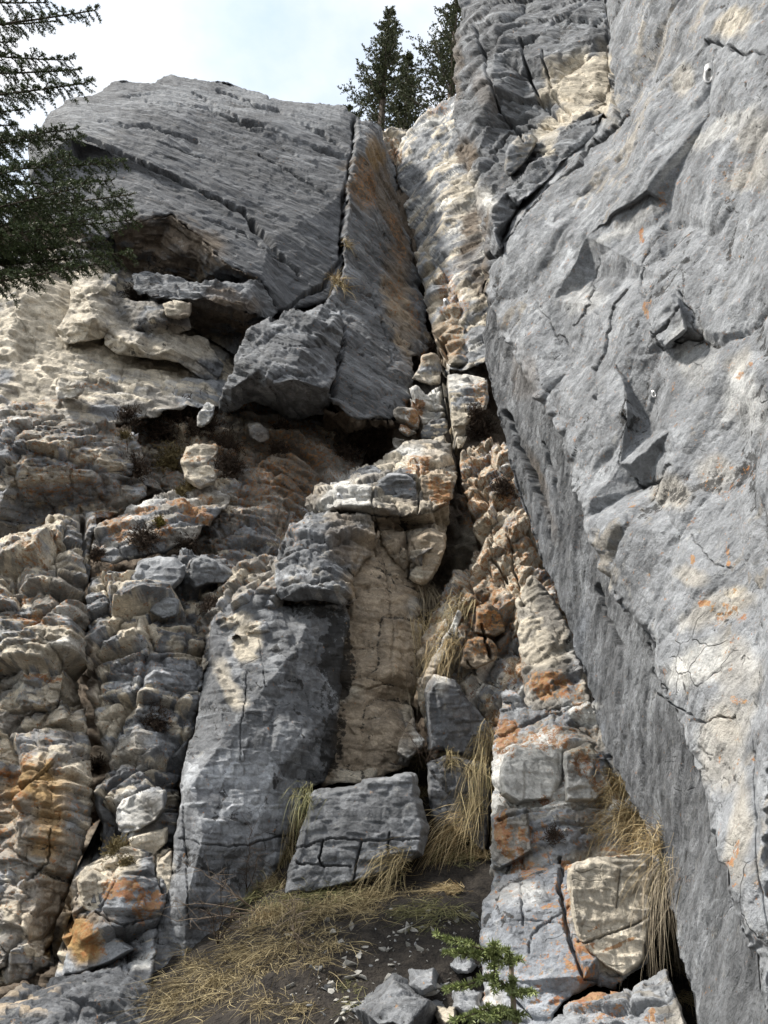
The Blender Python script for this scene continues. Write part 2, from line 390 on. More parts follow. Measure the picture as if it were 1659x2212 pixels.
    for kd, px, py, rx, ry_, ang, sg in PAINT:
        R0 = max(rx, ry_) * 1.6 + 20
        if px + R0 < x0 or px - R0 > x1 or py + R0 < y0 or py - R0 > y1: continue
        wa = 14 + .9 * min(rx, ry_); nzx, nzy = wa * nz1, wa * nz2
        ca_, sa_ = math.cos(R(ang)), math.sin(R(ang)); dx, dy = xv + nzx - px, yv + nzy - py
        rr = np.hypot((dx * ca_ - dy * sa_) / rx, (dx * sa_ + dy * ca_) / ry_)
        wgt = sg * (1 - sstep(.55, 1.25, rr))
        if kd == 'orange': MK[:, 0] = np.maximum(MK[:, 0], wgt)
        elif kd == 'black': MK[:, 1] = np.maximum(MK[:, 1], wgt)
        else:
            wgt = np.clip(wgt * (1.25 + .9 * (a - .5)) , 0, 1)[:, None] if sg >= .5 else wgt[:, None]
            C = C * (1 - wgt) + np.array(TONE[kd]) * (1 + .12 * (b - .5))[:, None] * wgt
    MK[:, 1] = np.maximum(MK[:, 1], joint * .62 * crackle); MK[:, 2] = crackle
    C = np.clip(C, .01, .8)
    FRM = np.stack([u, v, wq], 1)
    # mesh: front, side ring, back point
    idx = -np.ones(M.shape, np.int64); idx[mi] = np.arange(len(F))
    q00, q10, q11, q01 = idx[:-1, :-1][Q], idx[1:, :-1][Q], idx[1:, 1:][Q], idx[:-1, 1:][Q]
    tri = np.concatenate([np.stack([q00, q10, q11], 1), np.stack([q00, q11, q01], 1)])
    e_all = np.concatenate([tri[:, [0, 1]], tri[:, [1, 2]], tri[:, [2, 0]]])
    key = e_all.min(1) * (len(F) + 1) + e_all.max(1)
    uq, inv, ct = np.unique(key, return_inverse=True, return_counts=True)
    be = e_all[ct[inv] == 1]
    bv = np.unique(be); mp_ = -np.ones(len(F), np.int64); mp_[bv] = np.arange(len(bv))
    cen = F.mean(0); vb = rv[bv]
    r1 = F[bv] + vb * thick * .45; r1 = r1 + (cen + vb.mean(0) * thick * .45 - r1) * .06
    r2 = F[bv] + vb * thick; r2 = r2 + (cen + vb.mean(0) * thick - r2) * .25
    tip = (cen + rv.mean(0) * thick * 1.15)[None]
    n0 = len(F); n1_ = n0 + len(bv); n2 = n1_ + len(bv)
    a0, b0 = be[:, 0], be[:, 1]; a1, b1 = n0 + mp_[a0], n0 + mp_[b0]; a2, b2 = n1_ + mp_[a0], n1_ + mp_[b0]
    sk = np.concatenate([np.stack([b0, a0, a1], 1), np.stack([b0, a1, b1], 1), np.stack([b1, a1, a2], 1), np.stack([b1, a2, b2], 1),
                         np.stack([b2, a2, np.full(len(a2), n2)], 1)])
    V = np.concatenate([F, r1, r2, tip]); T = np.concatenate([tri, sk])
    C = np.concatenate([C, C[bv] * .9, C[bv] * .9, C[:1]]); MK = np.concatenate([MK, MK[bv], MK[bv], MK[:1]])
    o = mesh_obj(name, V, T, mat or ROCK, parent, smooth=False, attrs={'Col': C, 'Mask': MK, 'Frame': np.concatenate([FRM, FRM[bv], FRM[bv], FRM[:1]])})
    # remember the front for placing things on it
    SURF.append((X[0, 0], Y[0, 0], st, idx, F, Nv))
    return tag(o, label, cat, group, kind)
def chunk(u, v, wq, su, sv, tilt, sd, wrp, wr2, kk):
    a0 = u / su + .25 * wrp + .3 * wq / su; b0 = v / sv + .25 * wr2 + .2 * wq / sv
    iv = np.floor(b0).astype(np.int64); best = np.full(u.shape, -1.1); sec = best - .5; cv = np.zeros(u.shape)
    for dj in (-1, 0, 1):
        y = iv + dj; sh = hf(y, y * 0, y * 0 + 7, sd); iu = np.floor(a0 + sh).astype(np.int64)
        for di in (-1, 0, 1):
            x = iu + di; z = np.zeros_like(x); H = lambda n: hf(x, y, z + n, sd) - .5
            a = a0 + sh - (x + .5 + .45 * H(0)); b = b0 - (y + .5 + .45 * H(1)); th = H(2) * 1.0; c_, s_ = np.cos(th), np.sin(th)
            p, q = a * c_ + b * s_, -a * s_ + b * c_; wx_, wy_ = .52 + .3 * H(3), .50 + .3 * H(4)
            top = tilt * (1.6 * H(5) * p + (1.5 * H(6) - .45) * q); sk = kk * (1 + 1.1 * H(9))
            blk = H(7) * 1.1 + np.minimum(np.minimum(top, sk * (wx_ - np.abs(p))), np.minimum(kk * (wy_ - q) * .6, kk * 1.6 * (wy_ + q)))
            blk = np.minimum(blk, H(7) * 1.1 + tilt * .3 + 1.8 * (.42 + .3 * H(8)) - 1.8 * (p * np.cos(H(8) * 6) + q * np.sin(H(8) * 6)) * .9)
            m = blk > best; sec = np.where(m, best, np.maximum(sec, blk)); best = np.where(m, blk, best); cv = np.where(m, H(8) * .7, cv)
    nt_ = np.clip(1 - (best - sec) / .16, 0, 1)
    return best - .3 * nt_, cv, nt_
def brick(u, v, wq, su, sv, amp, tilt, sd, wrp, wr2, ramp):
    tt = v / sv + .5 * wr2 + .35 * np.sin(u / su * .9 + sd) * .5 + .15 * wq / sv
    # beds of uneven thickness
    tt = tt + .28 * np.sin(2 * math.pi * tt * .5 + sd); row = np.floor(tt); fr = tt - row
    def B(r, f):
        ri = r.astype(np.int64); z = np.zeros_like(ri)
        x = u / (su * (.6 + .9 * hf(ri, z, z, sd))) + 7.3 * hf(ri, z, z + 1, sd) + .25 * wrp + .3 * (f - .5) * (hf(ri, z, z + 2, sd) - .5) * 2
        c = np.floor(x); g = x - c; ci = c.astype(np.int64)
        def val(ci_, gg):
            a = hf(ri, ci_, z + 3, sd); b = hf(ri, ci_, z + 4, sd); c_ = hf(ri, ci_, z + 5, sd)
            return amp * (a - .5) * 2 + tilt * ((b - .5) * 1.6 * (gg - .5) * su - (c_ - .25) * (f - .5) * sv * 1.3), a
        v1, a1 = val(ci, g); v0, _ = val(ci - 1, g + 1); m = ramp / su; w_ = np.clip(g / m, 0, 1)
        notch = np.clip(1 - np.abs(g - m * .5) / (m * 1.2), 0, 1)
        return v0 + (v1 - v0) * w_ - notch * amp * .35, a1
    h1, a1 = B(row, fr); h0, _ = B(row - 1, fr + 1); m = ramp / sv; w_ = np.clip(fr / m, 0, 1)
    notch = np.clip(1 - np.abs(fr - m * .5) / (m * 1.2), 0, 1)
    return h0 + (h1 - h0) * w_ - notch * amp * .35, (a1 - .5) * .6
def trinoise(u, v, wq, su, sv, an, sd, wrp):
    ca_, sa_ = math.cos(R(an)), math.sin(R(an))
    a = (u * ca_ + v * sa_) / su + .12 * wrp + wq * .4 / su; b = (-u * sa_ + v * ca_) / sv - .12 * wrp + wq * .3 / sv
    # jitter the lattice so that no two facets are alike
    k = (a + b) * .366; i = np.floor(a + k); j = np.floor(b + k); fa, fb = a + k - i, b + k - j
    i = i.astype(np.int64); j = j.astype(np.int64); z = np.zeros_like(i)
    h00 = hf(i, j, z, sd); h11 = hf(i + 1, j + 1, z, sd); h10 = hf(i + 1, j, z, sd); h01 = hf(i, j + 1, z, sd)
    flip = hf(i, j, z + 9, sd) > .5            # either diagonal
    A = np.where(fa > fb, h00 + (h10 - h00) * fa + (h11 - h10) * fb, h00 + (h01 - h00) * fb + (h11 - h01) * fa)
    g = 1 - fa
    B = np.where(g > fb, h10 + (h00 - h10) * g + (h01 - h00) * fb, h10 + (h11 - h10) * fb + (h01 - h11) * g)
    return (np.where(flip, A, B) - .5) * 2
def hash_s(s): return sum(map(ord, s)) % 50
SURF = []
def hit(px, py):
    """nearest rock front seen at a pixel: point and outward normal"""
    best = None
    r = ray(px, py); r = r / np.linalg.norm(r); o = np.array([0, 0, CAMZ])
    for gx, gy, st, idx, F, Nv in SURF:
        i, j = int(round((py - gy) / st)), int(round((px - gx) / st))
        for di in (-2, -1, 0, 1, 2):
            for dj in (-2, -1, 0, 1, 2):
                a, b = i + di, j + dj
                if 0 <= a < idx.shape[0] and 0 <= b < idx.shape[1] and idx[a, b] >= 0:
                    p = F[idx[a, b]]; t = (p - o) @ r; dd = np.linalg.norm(p - o - r * t)
                    if dd < t * .004 and (best is None or t < best[0]): best = (t, p, Nv[idx[a, b]])
    return best
# ---------------------------------------------------------------- lichen, stains, fresh rock, painted light and shade
paint('cream', (400, 735, 90, 40, -15, .5), (60, 760, 150, 90, -10, .75), (130, 690, 110, 90, 0, .7), (280, 770, 150, 50, -18, .8), (60, 640, 60, 60, 0, .7), (190, 595, 45, 14, 0, .9),
      (1240, 190, 50, 75, -20, 1), (1300, 170, 22, 80, 0, 1), (1190, 265, 50, 22, 15, .9), (1180, 300, 30, 30, 0, .7), (1010, 420, 45, 50, 0, .7),
      (1590, 50, 45, 40, 0, .7), (1470, 170, 26, 36, 0, .4), (1620, 380, 50, 30, 20, .4), (1440, 1060, 40, 40, 0, .4), (1560, 1330, 80, 35, 20, .5), (1500, 1250, 50, 24, -20, .45),
      (1600, 780, 40, 40, 0, .3), (1530, 1010, 40, 40, 0, .25), (1590, 1620, 60, 90, 0, .35), (1640, 300, 50, 60, 30, .3), (1620, 1450, 50, 60, 0, .3), (1620, 1560, 50, 60, 0, .3), (1640, 1800, 30, 120, 0, .4),
      (530, 1390, 38, 45, 20, .95), (490, 1480, 25, 60, 25, .8), (505, 1340, 40, 14, 10, .8),
      (870, 1190, 40, 40, 0, .6), (120, 1195, 70, 18, -10, .5), (130, 1395, 60, 25, 0, .6),
      (240, 1860, 55, 60, 0, 1), (320, 1760, 50, 40, 0, .4), (350, 1850, 26, 50, 15, 1), (270, 1620, 60, 40, 0, .5), (1310, 1860, 90, 30, 0, .6), (1310, 1960, 95, 90, 0, .95), (1330, 2060, 60, 50, 0, .9))
paint('cream', (1040, 1200, 50, 90, 10, .8), (1120, 1240, 50, 80, 10, .7), (1160, 1400, 50, 50, 0, .7), (1030, 1050, 30, 50, 0, .6), (60, 900, 120, 30, 5, .4), (100, 1030, 120, 20, 0, .5), (420, 960, 60, 20, 0, .6), (450, 1080, 60, 14, 0, .4))
paint('orange', (1060, 1250, 40, 70, 10, .42), (1110, 1170, 30, 50, 10, .42), (1180, 1600, 70, 30, 0, .42), (1130, 1870, 60, 20, 0, .4), (1100, 1820, 40, 40, 0, .5), (60, 1180, 50, 30, 0, .4), (110, 1060, 90, 12, 0, .4), (560, 1040, 60, 40, 0, .4), (250, 1250, 40, 20, 0, .35), (300, 1450, 60, 14, 0, .3))
paint('orange', (800, 400, 16, 70, 6, .4), (850, 520, 14, 90, 10, .35), (900, 680, 16, 60, 10, .35), (860, 640, 20, 60, 0, .3))
paint('white', (1150, 1660, 80, 60, 0, 1), (1260, 1680, 60, 50, 0, .8), (1120, 1920, 60, 30, 0, .5),(310, 1030, 30, 12, 0, .6), (740, 1070, 55, 35, 0, 1), (900, 985, 60, 22, -12, .9), (265, 1130, 35, 12, -20, .9), (1150, 1650, 75, 55, -10, 1), (1245, 1690, 60, 60, 0, .5), (1180, 1630, 60, 12, 0, 1),
      (925, 860, 45, 40, 0, 1), (1000, 830, 40, 20, 0, .8), (1040, 440, 30, 30, 0, .9), (1250, 1530, 60, 20, -8, .9), (940, 1440, 16, 60, 20, 1), (975, 1340, 12, 60, 20, .9), (235, 290, 60, 14, 20, .2),
      (1560, 290, 110, 16, 38, .45), (1480, 350, 90, 10, 45, .4), (1340, 480, 120, 14, 25, .3), (150, 1330, 40, 10, 0, .7), (150, 1400, 50, 12, 0, .5), (50, 1480, 40, 10, -5, .5),
      (280, 1750, 34, 40, 0, .8), (310, 2080, 30, 14, 0, .7), (1600, 860, 60, 70, 0, .35), (1500, 760, 40, 60, 0, .3), (1540, 1450, 70, 50, 15, .5), (1240, 640, 50, 30, 0, .3), (1050, 2180, 30, 60, 0, .8), (1230, 1390, 12, 30, 0, .7))  # white on the low column block paints in its sunlit left side
paint('tan', (820, 1290, 80, 80, 0, .95), (830, 1420, 90, 90, 0, .95), (800, 1560, 80, 100, 0, .75), (840, 1180, 90, 50, 0, .85), (600, 1030, 60, 50, 0, .4), (870, 680, 34, 110, 8, .7), (960, 745, 40, 50, 0, .8),
      (60, 1730, 100, 120, 0, .5), (150, 1960, 50, 90, 15, .6), (70, 1960, 60, 60, 0, .3))
paint('brown', (780, 400, 32, 70, 8, .8), (835, 430, 28, 130, 12, .8), (860, 560, 30, 90, 10, .6), (370, 520, 130, 50, -14, .75), (450, 670, 110, 30, 12, .7), (560, 960, 110, 50, 0, .5), (640, 1020, 60, 80, 0, .55), (200, 1500, 14, 120, 0, .7),
      (740, 1150, 40, 60, 0, .5), (890, 1110, 80, 26, 0, .45), (1060, 1330, 50, 60, 0, .5), (1040, 1390, 50, 50, 0, .6), (100, 1560, 90, 50, 0, .3), (1130, 800, 30, 60, 18, .35), (1180, 1060, 14, 120, 18, .5), (1020, 560, 30, 80, -10, .3))
paint('brown', (1005, 335, 22, 45, 0, .9), (1020, 500, 26, 90, -14, .7), (1040, 620, 16, 60, 0, .7), (990, 150, 12, 90, 0, .5), (1045, 200, 20, 50, 20, .4))  # shade of the crown's left strip and underside, painted brown
paint('black', (1050, 690, 10, 40, 0, .5), (1038, 560, 10, 60, -6, .4), (1100, 380, 16, 50, 30, .3), (1180, 410, 60, 6, 45, .4), (1070, 90, 14, 40, -20, .35), (1150, 160, 14, 40, -20, .3))  # black painted as shade down the crown's left edge; grooves blackened too
paint('blue', (1110, 1960, 70, 60, 0, .6), (1300, 1630, 14, 60, -18, .8), (1240, 1440, 14, 140, -18, .6), (1100, 1130, 20, 20, 0, .6), (1180, 1120, 24, 90, -12, .3))
paint('ochre', (80, 1700, 70, 45, 0, .85), (110, 1780, 34, 60, -10, .8), (90, 1840, 40, 20, 0, .5), (170, 2020, 40, 60, 0, .95), (200, 1990, 55, 20, 0, .5), (810, 330, 16, 40, 20, .5), (930, 990, 22, 30, 0, .4))
paint('orange', (680, 985, 30, 50, 0, .42), (400, 990, 50, 14, 0, .4), (470, 960, 24, 10, 0, .4), (240, 1140, 70, 20, -20, .45), (400, 1100, 60, 22, -12, .62), (300, 1110, 45, 12, 10, .5), (330, 1160, 40, 20, 0, .4), (215, 1190, 14, 30, 0, .5),
      (235, 1120, 35, 16, -15, .5), (450, 1075, 45, 10, -30, .4), (350, 1140, 24, 18, 0, .55), (80, 1210, 30, 20, 0, .4), (60, 1340, 70, 16, 0, .45), (90, 1455, 60, 12, 0, .5), (30, 1290, 40, 12, 0, .4), (130, 1150, 20, 20, 0, .4),
      (270, 1930, 40, 26, -30, .6), (310, 1970, 30, 30, 0, .55), (250, 1920, 20, 30, 0, .4), (180, 2010, 50, 50, 0, .45), (30, 1660, 60, 24, 0, .45), (40, 1720, 20, 60, 0, .45), (80, 870, 110, 8, 6, .35), (180, 830, 60, 6, 0, .35), (90, 1030, 80, 10, 0, .35),
      (940, 1060, 32, 42, 0, .62), (900, 1010, 34, 16, 0, .5), (890, 895, 22, 28, 0, .62), (880, 925, 30, 14, 0, .4), (915, 780, 12, 24, 0, .35), (1030, 850, 24, 24, 0, .42), (1020, 1080, 30, 40, 0, .45), (1025, 1120, 20, 20, 0, .45), (1100, 1065, 26, 40, 20, .5), (1090, 1130, 30, 30, 0, .35),
      (1120, 1180, 40, 60, 0, .3), (980, 640, 24, 60, 14, .4), (985, 730, 26, 60, 8, .38), (960, 620, 12, 40, 0, .3), (1180, 1490, 55, 45, 0, .56), (1110, 1440, 26, 60, 0, .4), (1060, 1340, 36, 40, 0, .5), (1030, 1400, 50, 30, 0, .42), (1240, 1500, 20, 40, 0, .35),
      (1090, 1590, 28, 50, 20, .6), (1260, 1640, 40, 40, 0, .42), (1300, 1690, 40, 30, -20, .4), (1075, 1790, 14, 50, 0, .6), (1090, 1770, 9, 30, 0, .85), (1130, 1800, 60, 24, 0, .4), (1180, 1720, 20, 14, 0, .4), (1200, 1930, 20, 40, 0, .35), (1180, 1955, 26, 8, 0, .5), (1330, 1842, 60, 9, -3, .52), (1220, 1985, 8, 70, -8, .45),
      (1215, 2000, 8, 40, 0, .3), (1270, 2150, 60, 20, 20, .72), (1240, 2080, 40, 60, -10, .45), (1340, 2040, 50, 5, 20, .6), (1280, 2010, 30, 6, 25, .4), (1220, 1870, 14, 10, 0, .6), (1400, 2180, 18, 12, 0, .55), (1300, 2190, 60, 30, 0, .36), (1180, 2140, 40, 30, 0, .3),
      (1640, 1850, 9, 40, -15, .62), (1430, 430, 10, 30, 0, .4), (1378, 500, 7, 26, 0, .6), (1390, 640, 14, 50, 0, .3), (1385, 680, 8, 16, 0, .5), (1530, 1310, 18, 10, 0, .7), (1580, 1340, 44, 22, -10, .42), (1495, 1210, 6, 12, 0, .6), (1580, 1210, 6, 24, 0, .55),
      (1620, 1520, 22, 10, 0, .5), (1600, 810, 20, 8, 0, .35), (1370, 1100, 12, 10, 0, .35), (1590, 390, 60, 60, 0, .18), (775, 400, 20, 60, 8, .35), (855, 330, 14, 40, 20, .42), (940, 235, 40, 18, 0, .35), (1555, 1030, 60, 60, 0, .18), (610, 1140, 60, 30, 0, .25), (665, 960, 30, 24, 0, .3))
paint('black', (718, 1420, 30, 110, 4, .9), (712, 1600, 32, 90, 0, .8), (748, 1400, 16, 80, 6, .7), (738, 1600, 12, 80, 0, .6), (690, 1330, 70, 24, 0, .6), (740, 1310, 26, 20, 0, .5), (650, 1470, 10, 50, 0, .4), (590, 1690, 8, 24, 0, .6), (592, 1790, 5, 18, 0, .6), (700, 1500, 22, 40, 0, .5),
      (540, 1500, 8, 40, 0, .3), (455, 1300, 30, 40, 0, .35), (1090, 1070, 26, 20, 0, .3), (870, 1870, 8, 30, 0, .5), (805, 1900, 12, 30, 0, .45), (850, 1810, 8, 20, 0, .4), (760, 1940, 40, 12, 0, .3), (680, 1780, 6, 8, 0, .5), (330, 600, 40, 60, 0, .45), (330, 700, 60, 14, 0, .4), (505, 710, 50, 30, 0, .35),  # roof spots darken the undersides
      (1230, 300, 8, 30, 0, .3), (1180, 900, 20, 120, -18, .3), (1150, 1000, 16, 100, -18, .32), (1250, 1300, 16, 160, -20, .18), (1330, 1500, 20, 200, -20, .2), (1400, 1650, 20, 200, -20, .2), (490, 2010, 60, 60, 0, .2), (980, 1660, 40, 30, 0, .5), (960, 1720, 12, 60, 0, .5),
      (1390, 900, 30, 60, -20, .28), (1420, 1000, 30, 50, -20, .2), (1580, 690, 50, 60, 0, .12), (1540, 1080, 60, 60, 0, .14), (1430, 420, 40, 40, 0, .12), (500, 900, 60, 40, 0, .3), (760, 950, 60, 40, 0, .5))  # right-wall spots paint shade on turned facets; others darken nose foot and cave

# ---------------------------------------------------------------- main joints
def groove(w, d, *p): GROOVES.append((p, w, d))
groove(7, .30, (175, 292), (300, 345), (375, 380), (440, 415), (520, 455), (580, 525), (610, 560))
groove(4, .14, (520, 455), (545, 500), (600, 545), (640, 600))
groove(6, .25, (765, 262), (765, 300), (758, 350), (748, 395), (742, 480), (735, 560), (700, 620), (640, 650), (590, 690))
groove(4, .15, (420, 200), (520, 260), (640, 300), (720, 330), (760, 345))
groove(5, .3, (735, 655), (748, 700), (745, 740), (790, 762))
groove(5, .25, (745, 740), (728, 800), (718, 850))
groove(3, .12, (700, 660), (730, 610), (800, 640), (830, 700), (850, 780))
groove(4, .2, (845, 300), (862, 420), (885, 520), (910, 620), (925, 700), (935, 750))
groove(6, .4, (955, 735), (960, 800), (968, 900), (985, 960), (990, 1060))
groove(3, .15, (885, 850), (905, 880), (960, 885)); groove(4, .15, (860, 905), (905, 930), (905, 945))
groove(5, .2, (175, 1100), (190, 1250), (188, 1400), (190, 1500))
groove(3, .1, (804, 1060), (806, 1100), (812, 1200)); groove(3, .1, (905, 1010), (905, 1110)); groove(4, .12, (690, 1100), (800, 1112), (905, 1108), (975, 1085))
groove(3, .1, (878, 1150), (882, 1250)); groove(2.5, .06, (740, 1480), (790, 1490), (850, 1475)); groove(2, .04, (835, 1230), (845, 1400), (840, 1500))
groove(2.2, .06, (395, 1700), (400, 1850), (410, 2000)); groove(2, .05, (390, 1810), (500, 1830), (640, 1800)); groove(1.6, .04, (535, 1450), (525, 1560), (520, 1640)); groove(1.5, .03, (560, 1380), (575, 1480))
groove(2.2, .06, (640, 1830), (720, 1812), (780, 1818), (905, 1815)); groove(2, .06, (780, 1820), (770, 1870), (762, 1930)); groove(2.5, .07, (640, 1865), (700, 1868), (760, 1870)); groove(2.5, .07, (700, 1815), (690, 1850), (700, 1870)); groove(2, .06, (842, 1800), (838, 1850), (842, 1890)); groove(2, .05, (640, 1830), (620, 1870))
groove(5, .12, (1212, 1860), (1208, 1920), (1225, 2000), (1245, 2070), (1262, 2110)); groove(2.6, .07, (1250, 2040), (1300, 2022), (1350, 2005), (1400, 1980)); groove(2, .05, (1340, 1880), (1335, 1930), (1330, 1960)); groove(2.4, .06, (1125, 1905), (1130, 2000)); groove(2, .05, (1230, 1960), (1150, 2020), (1140, 2060))
groove(2.4, .05, (1050, 2000), (1140, 1990), (1220, 2000)); groove(4, .1, (1260, 2110), (1340, 2128), (1395, 2100)); groove(3, .08, (1100, 2150), (1150, 2200))
groove(4, .12, (1075, 1770), (1120, 1755), (1210, 1740), (1300, 1745)); groove(3, .1, (1065, 1600), (1130, 1560), (1200, 1530), (1280, 1515))
groove(3, .1, (1100, 1490), (1040, 1470), (1010, 1430)); groove(4, .12, (1060, 1420), (1040, 1350)); groove(3, .1, (1095, 1140), (1110, 1230), (1130, 1300))
groove(6, .25, (1060, 560), (1120, 480), (1160, 420), (1230, 350), (1290, 300), (1330, 230)); groove(4, .1, (1250, 420), (1310, 350), (1390, 300)); groove(3, .08, (1180, 960), (1200, 1030), (1210, 1090))
groove(3.5, .10, (1330, 780), (1335, 870), (1330, 1000)); groove(3, .10, (1370, 1030), (1395, 1055), (1440, 1010)); groove(1.8, .05, (1395, 700), (1430, 755), (1485, 720)); groove(1.8, .05, (1470, 620), (1483, 680), (1487, 718)); groove(1.6, .04, (1380, 760), (1440, 700), (1470, 660))
groove(4, .12, (1520, 80), (1590, 110), (1659, 130)); groove(4, .15, (1035, 60), (1050, 160), (1080, 230), (1130, 300)); groove(4, .15, (1125, 80), (1140, 160), (1170, 220), (1210, 250)); groove(3, .12, (1180, 120), (1190, 200), (1230, 240)); groove(4, .15, (1060, 330), (1100, 280), (1160, 262), (1230, 268), (1300, 240)); groove(3, .1, (1310, 60), (1315, 160), (1310, 240)); groove(3, .08, (1390, 640), (1380, 580), (1400, 500)); groove(2, .06, (1230, 700), (1260, 640), (1270, 560)); groove(4, .1, (1270, 850), (1300, 720), (1340, 620))
groove(1.8, .05, (1150, 650), (1180, 700), (1210, 740)); groove(3, .08, (1410, 1390), (1420, 1450), (1450, 1500)); groove(1.6, .04, (1490, 1150), (1520, 1200), (1580, 1230)); groove(3, .08, (1430, 1500), (1520, 1560), (1600, 1550)); groove(3, .08, (1500, 1640), (1560, 1730), (1600, 1800))
groove(6, .12, (1095, 885), (1150, 1010), (1195, 1120), (1200, 1180)); groove(4, .1, (1290, 1260), (1310, 1330), (1350, 1400))
groove(3, .1, (1020, 1000), (1050, 1100), (1060, 1200), (1095, 1250)); groove(3, .12, (40, 1540), (100, 1520), (180, 1510)); groove(3, .1, (230, 1720), (240, 1800), (230, 1850))
groove(4, .15, (370, 1820), (330, 1850), (335, 1900), (335, 1950)); groove(3, .1, (215, 1985), (260, 2010), (330, 1995)); groove(3, .08, (60, 1905), (100, 1860), (110, 1800)); groove(3, .08, (0, 1915), (60, 1905))

groove(4, .12, (215, 262), (330, 268), (425, 302)); groove(4, .14, (320, 222), (450, 234), (540, 276), (600, 300), (640, 330)); groove(5, .16, (470, 196), (600, 238), (690, 280), (750, 330)); groove(3, .08, (250, 210), (340, 205), (430, 212)); groove(3, .08, (560, 330), (640, 380), (720, 420)); groove(3, .1, (440, 470), (520, 500), (590, 560), (640, 590)); groove(2.5, .06, (340, 300), (420, 330), (470, 345))
paint('mgrey', (430, 215, 200, 30, 0, .8), (200, 250, 90, 40, 0, .6), (680, 250, 90, 30, 10, .7))  # lighter crest: the light on its up-facing rim is painted in
paint('black', (1120, 1080, 10, 160, -16, .42), (1230, 1360, 10, 160, -17, .4), (1340, 1640, 12, 160, -20, .36), (1460, 1950, 12, 160, -14, .4))
# ---------------------------------------------------------------- the cliff: large masses, back to front
ST = dict(kind='structure')
CH = [('chunk', .55, .26, .15, .9, 1), ('chunk', .2, .11, .05, .9, 2), ('chunk', .09, .055, .018, .8, 5), ('fbm', 1.0, .04, 3)]            # chunky broken rock
FINE = [('chunk', .5, .25, .05, .7, 4), ('chunk', .2, .12, .02, .8, 6), ('fbm', 1.3, .03, 3)]
STR = [('sheet', .004, 2.4, .12, 5), ('tri', 2.2, .9, .05, 8, 6), ('chunk', 1.7, .45, .022, .5, 8, 4.0), ('chunk', .6, .16, .005, .5, 9, 4.0), ('fbm', .8, .03, 7)]
RW = [('tri', 1.4, .9, .06, 20, 1), ('chunk', 1.5, 1.1, .07, 1.0, 2, 3.0), ('chunk', .55, .42, .02, 1.0, 3, 3.0), ('chunk', .19, .15, .007, .9, 5, 3.0), ('chunk', .07, .055, .0025, .9, 6, 3.5), ('fbm', .9, .03, 3)]

# deep rock behind everything
rock_mass('cliff_core', [(-60, 520, 10.5), (90, 420, 11.5), (200, 260, 12), (520, 260, 12.6), (760, 300, 13), (850, 320, 13.6), (900, 300, 14), (985, 250, 13), (1100, 200, 12), (1100, 700, 11), (1700, 1000, 9), (1800, 1900, 6.5), (1800, 2300, 6.2), (-60, 2300, 7.0), (-60, 1400, 9)],
          base='brown', layers=CH, step=7, thick=2, **ST)
# crest of rocks at the head of the gully
rock_mass('gully_head', [(800, 300, 13), (822, 275, 13), (850, 262, 13.2), (880, 285, 13.2), (895, 270, 13.3), (900, 330, 13), (860, 420, 12.6), (835, 400, 12.7)], base='warm', mixes=[('cream', .5, 2)], layers=CH, thick=2, dip=10, seed=3, **ST)
# left buttress, upper striated face
rock_mass('upper_left_buttress',
          [(95, 268, 9.6), (112, 235, 10.3), (145, 213, 10.6), (200, 203, 10.9), (240, 178, 11.3), (330, 178, 11.5), (370, 158, 11.9), (430, 166, 11.9), (480, 175, 12.0), (560, 193, 12.0), (605, 212, 12.0), (690, 220, 12.0), (745, 233, 12), (782, 262, 11.8),
           (775, 330, 10.5), (765, 400, 10), (755, 480, 9.7), (745, 560, 9.4), (735, 640, 9.1), (690, 665, 8.9), (640, 672, 8.8), (598, 676, 8.5), (563, 608, 8.25), (486, 577, 8.2), (430, 518, 8.3), (372, 472, 8.35), (300, 483, 8.2), (225, 520, 8.0), (120, 480, 7.9), (60, 380, 8.2), (60, 300, 9)],
          inner=[(150, 300, 8.75), (300, 345, 8.85), (440, 415, 9.0), (580, 525, 8.9), (300, 250, 9.9), (420, 235, 10.4), (600, 260, 10.6), (720, 285, 10.8), (500, 340, 9.7), (180, 310, 8.9), (175, 345, 9.1), (300, 372, 9.0), (430, 430, 9.0), (150, 240, 9.9)],
          creases=[(32 - 1, 32, 33, 34), (35, 36, 37, 38)], base=(.125, .130, .140), chip=.5, mat=ROCK_STRATA, dip=-27, mixes=[('grey', .28, .8), ('dgrey', .35, .6)], layers=STR, cells=(1.2, .16), edge=26, edge_d=.5, thick=2.5, seed=5, rag=9, **ST)
# left buttress, strip beside the chimney (turns into the chimney)
rock_mass('chimney_left_face',
          [(768, 262, 11.4), (800, 258, 11.7), (822, 270, 12), (835, 300, 12.4), (848, 350, 12.6), (866, 430, 12.2), (884, 500, 11.8), (907, 600, 11), (925, 680, 10.4), (938, 745, 10), (925, 775, 9.7), (892, 770, 9.3), (888, 830, 8.9), (884, 885, 8.5), (850, 902, 8.1), (800, 906, 7.9), (762, 903, 7.8), (730, 875, 7.75), (705, 860, 7.8), (725, 790, 8.05), (735, 740, 8.3), (700, 660, 8.8), (736, 590, 9.1), (744, 480, 9.55), (752, 400, 9.9), (764, 330, 10.3)],
          inner=[(790, 330, 10.6), (800, 430, 10.3), (822, 560, 9.9), (836, 660, 9.5), (845, 740, 9.1), (820, 840, 8.25)], creases=[(26, 27, 28, 29, 30, 31)],
          base='grey', mat=ROCK_STRATA, dip=-27, mixes=[('dgrey', .35, 1), ('mgrey', .25, 1.5)], lichen=.1, chip=.6, layers=[('chunk', .7, .4, .06, .9, 31, 4.0), ('chunk', .25, .12, .018, .9, 32, 4.0)] + STR, cells=(.8, .14), edge=14, edge_d=.3, thick=2, seed=8, **ST)
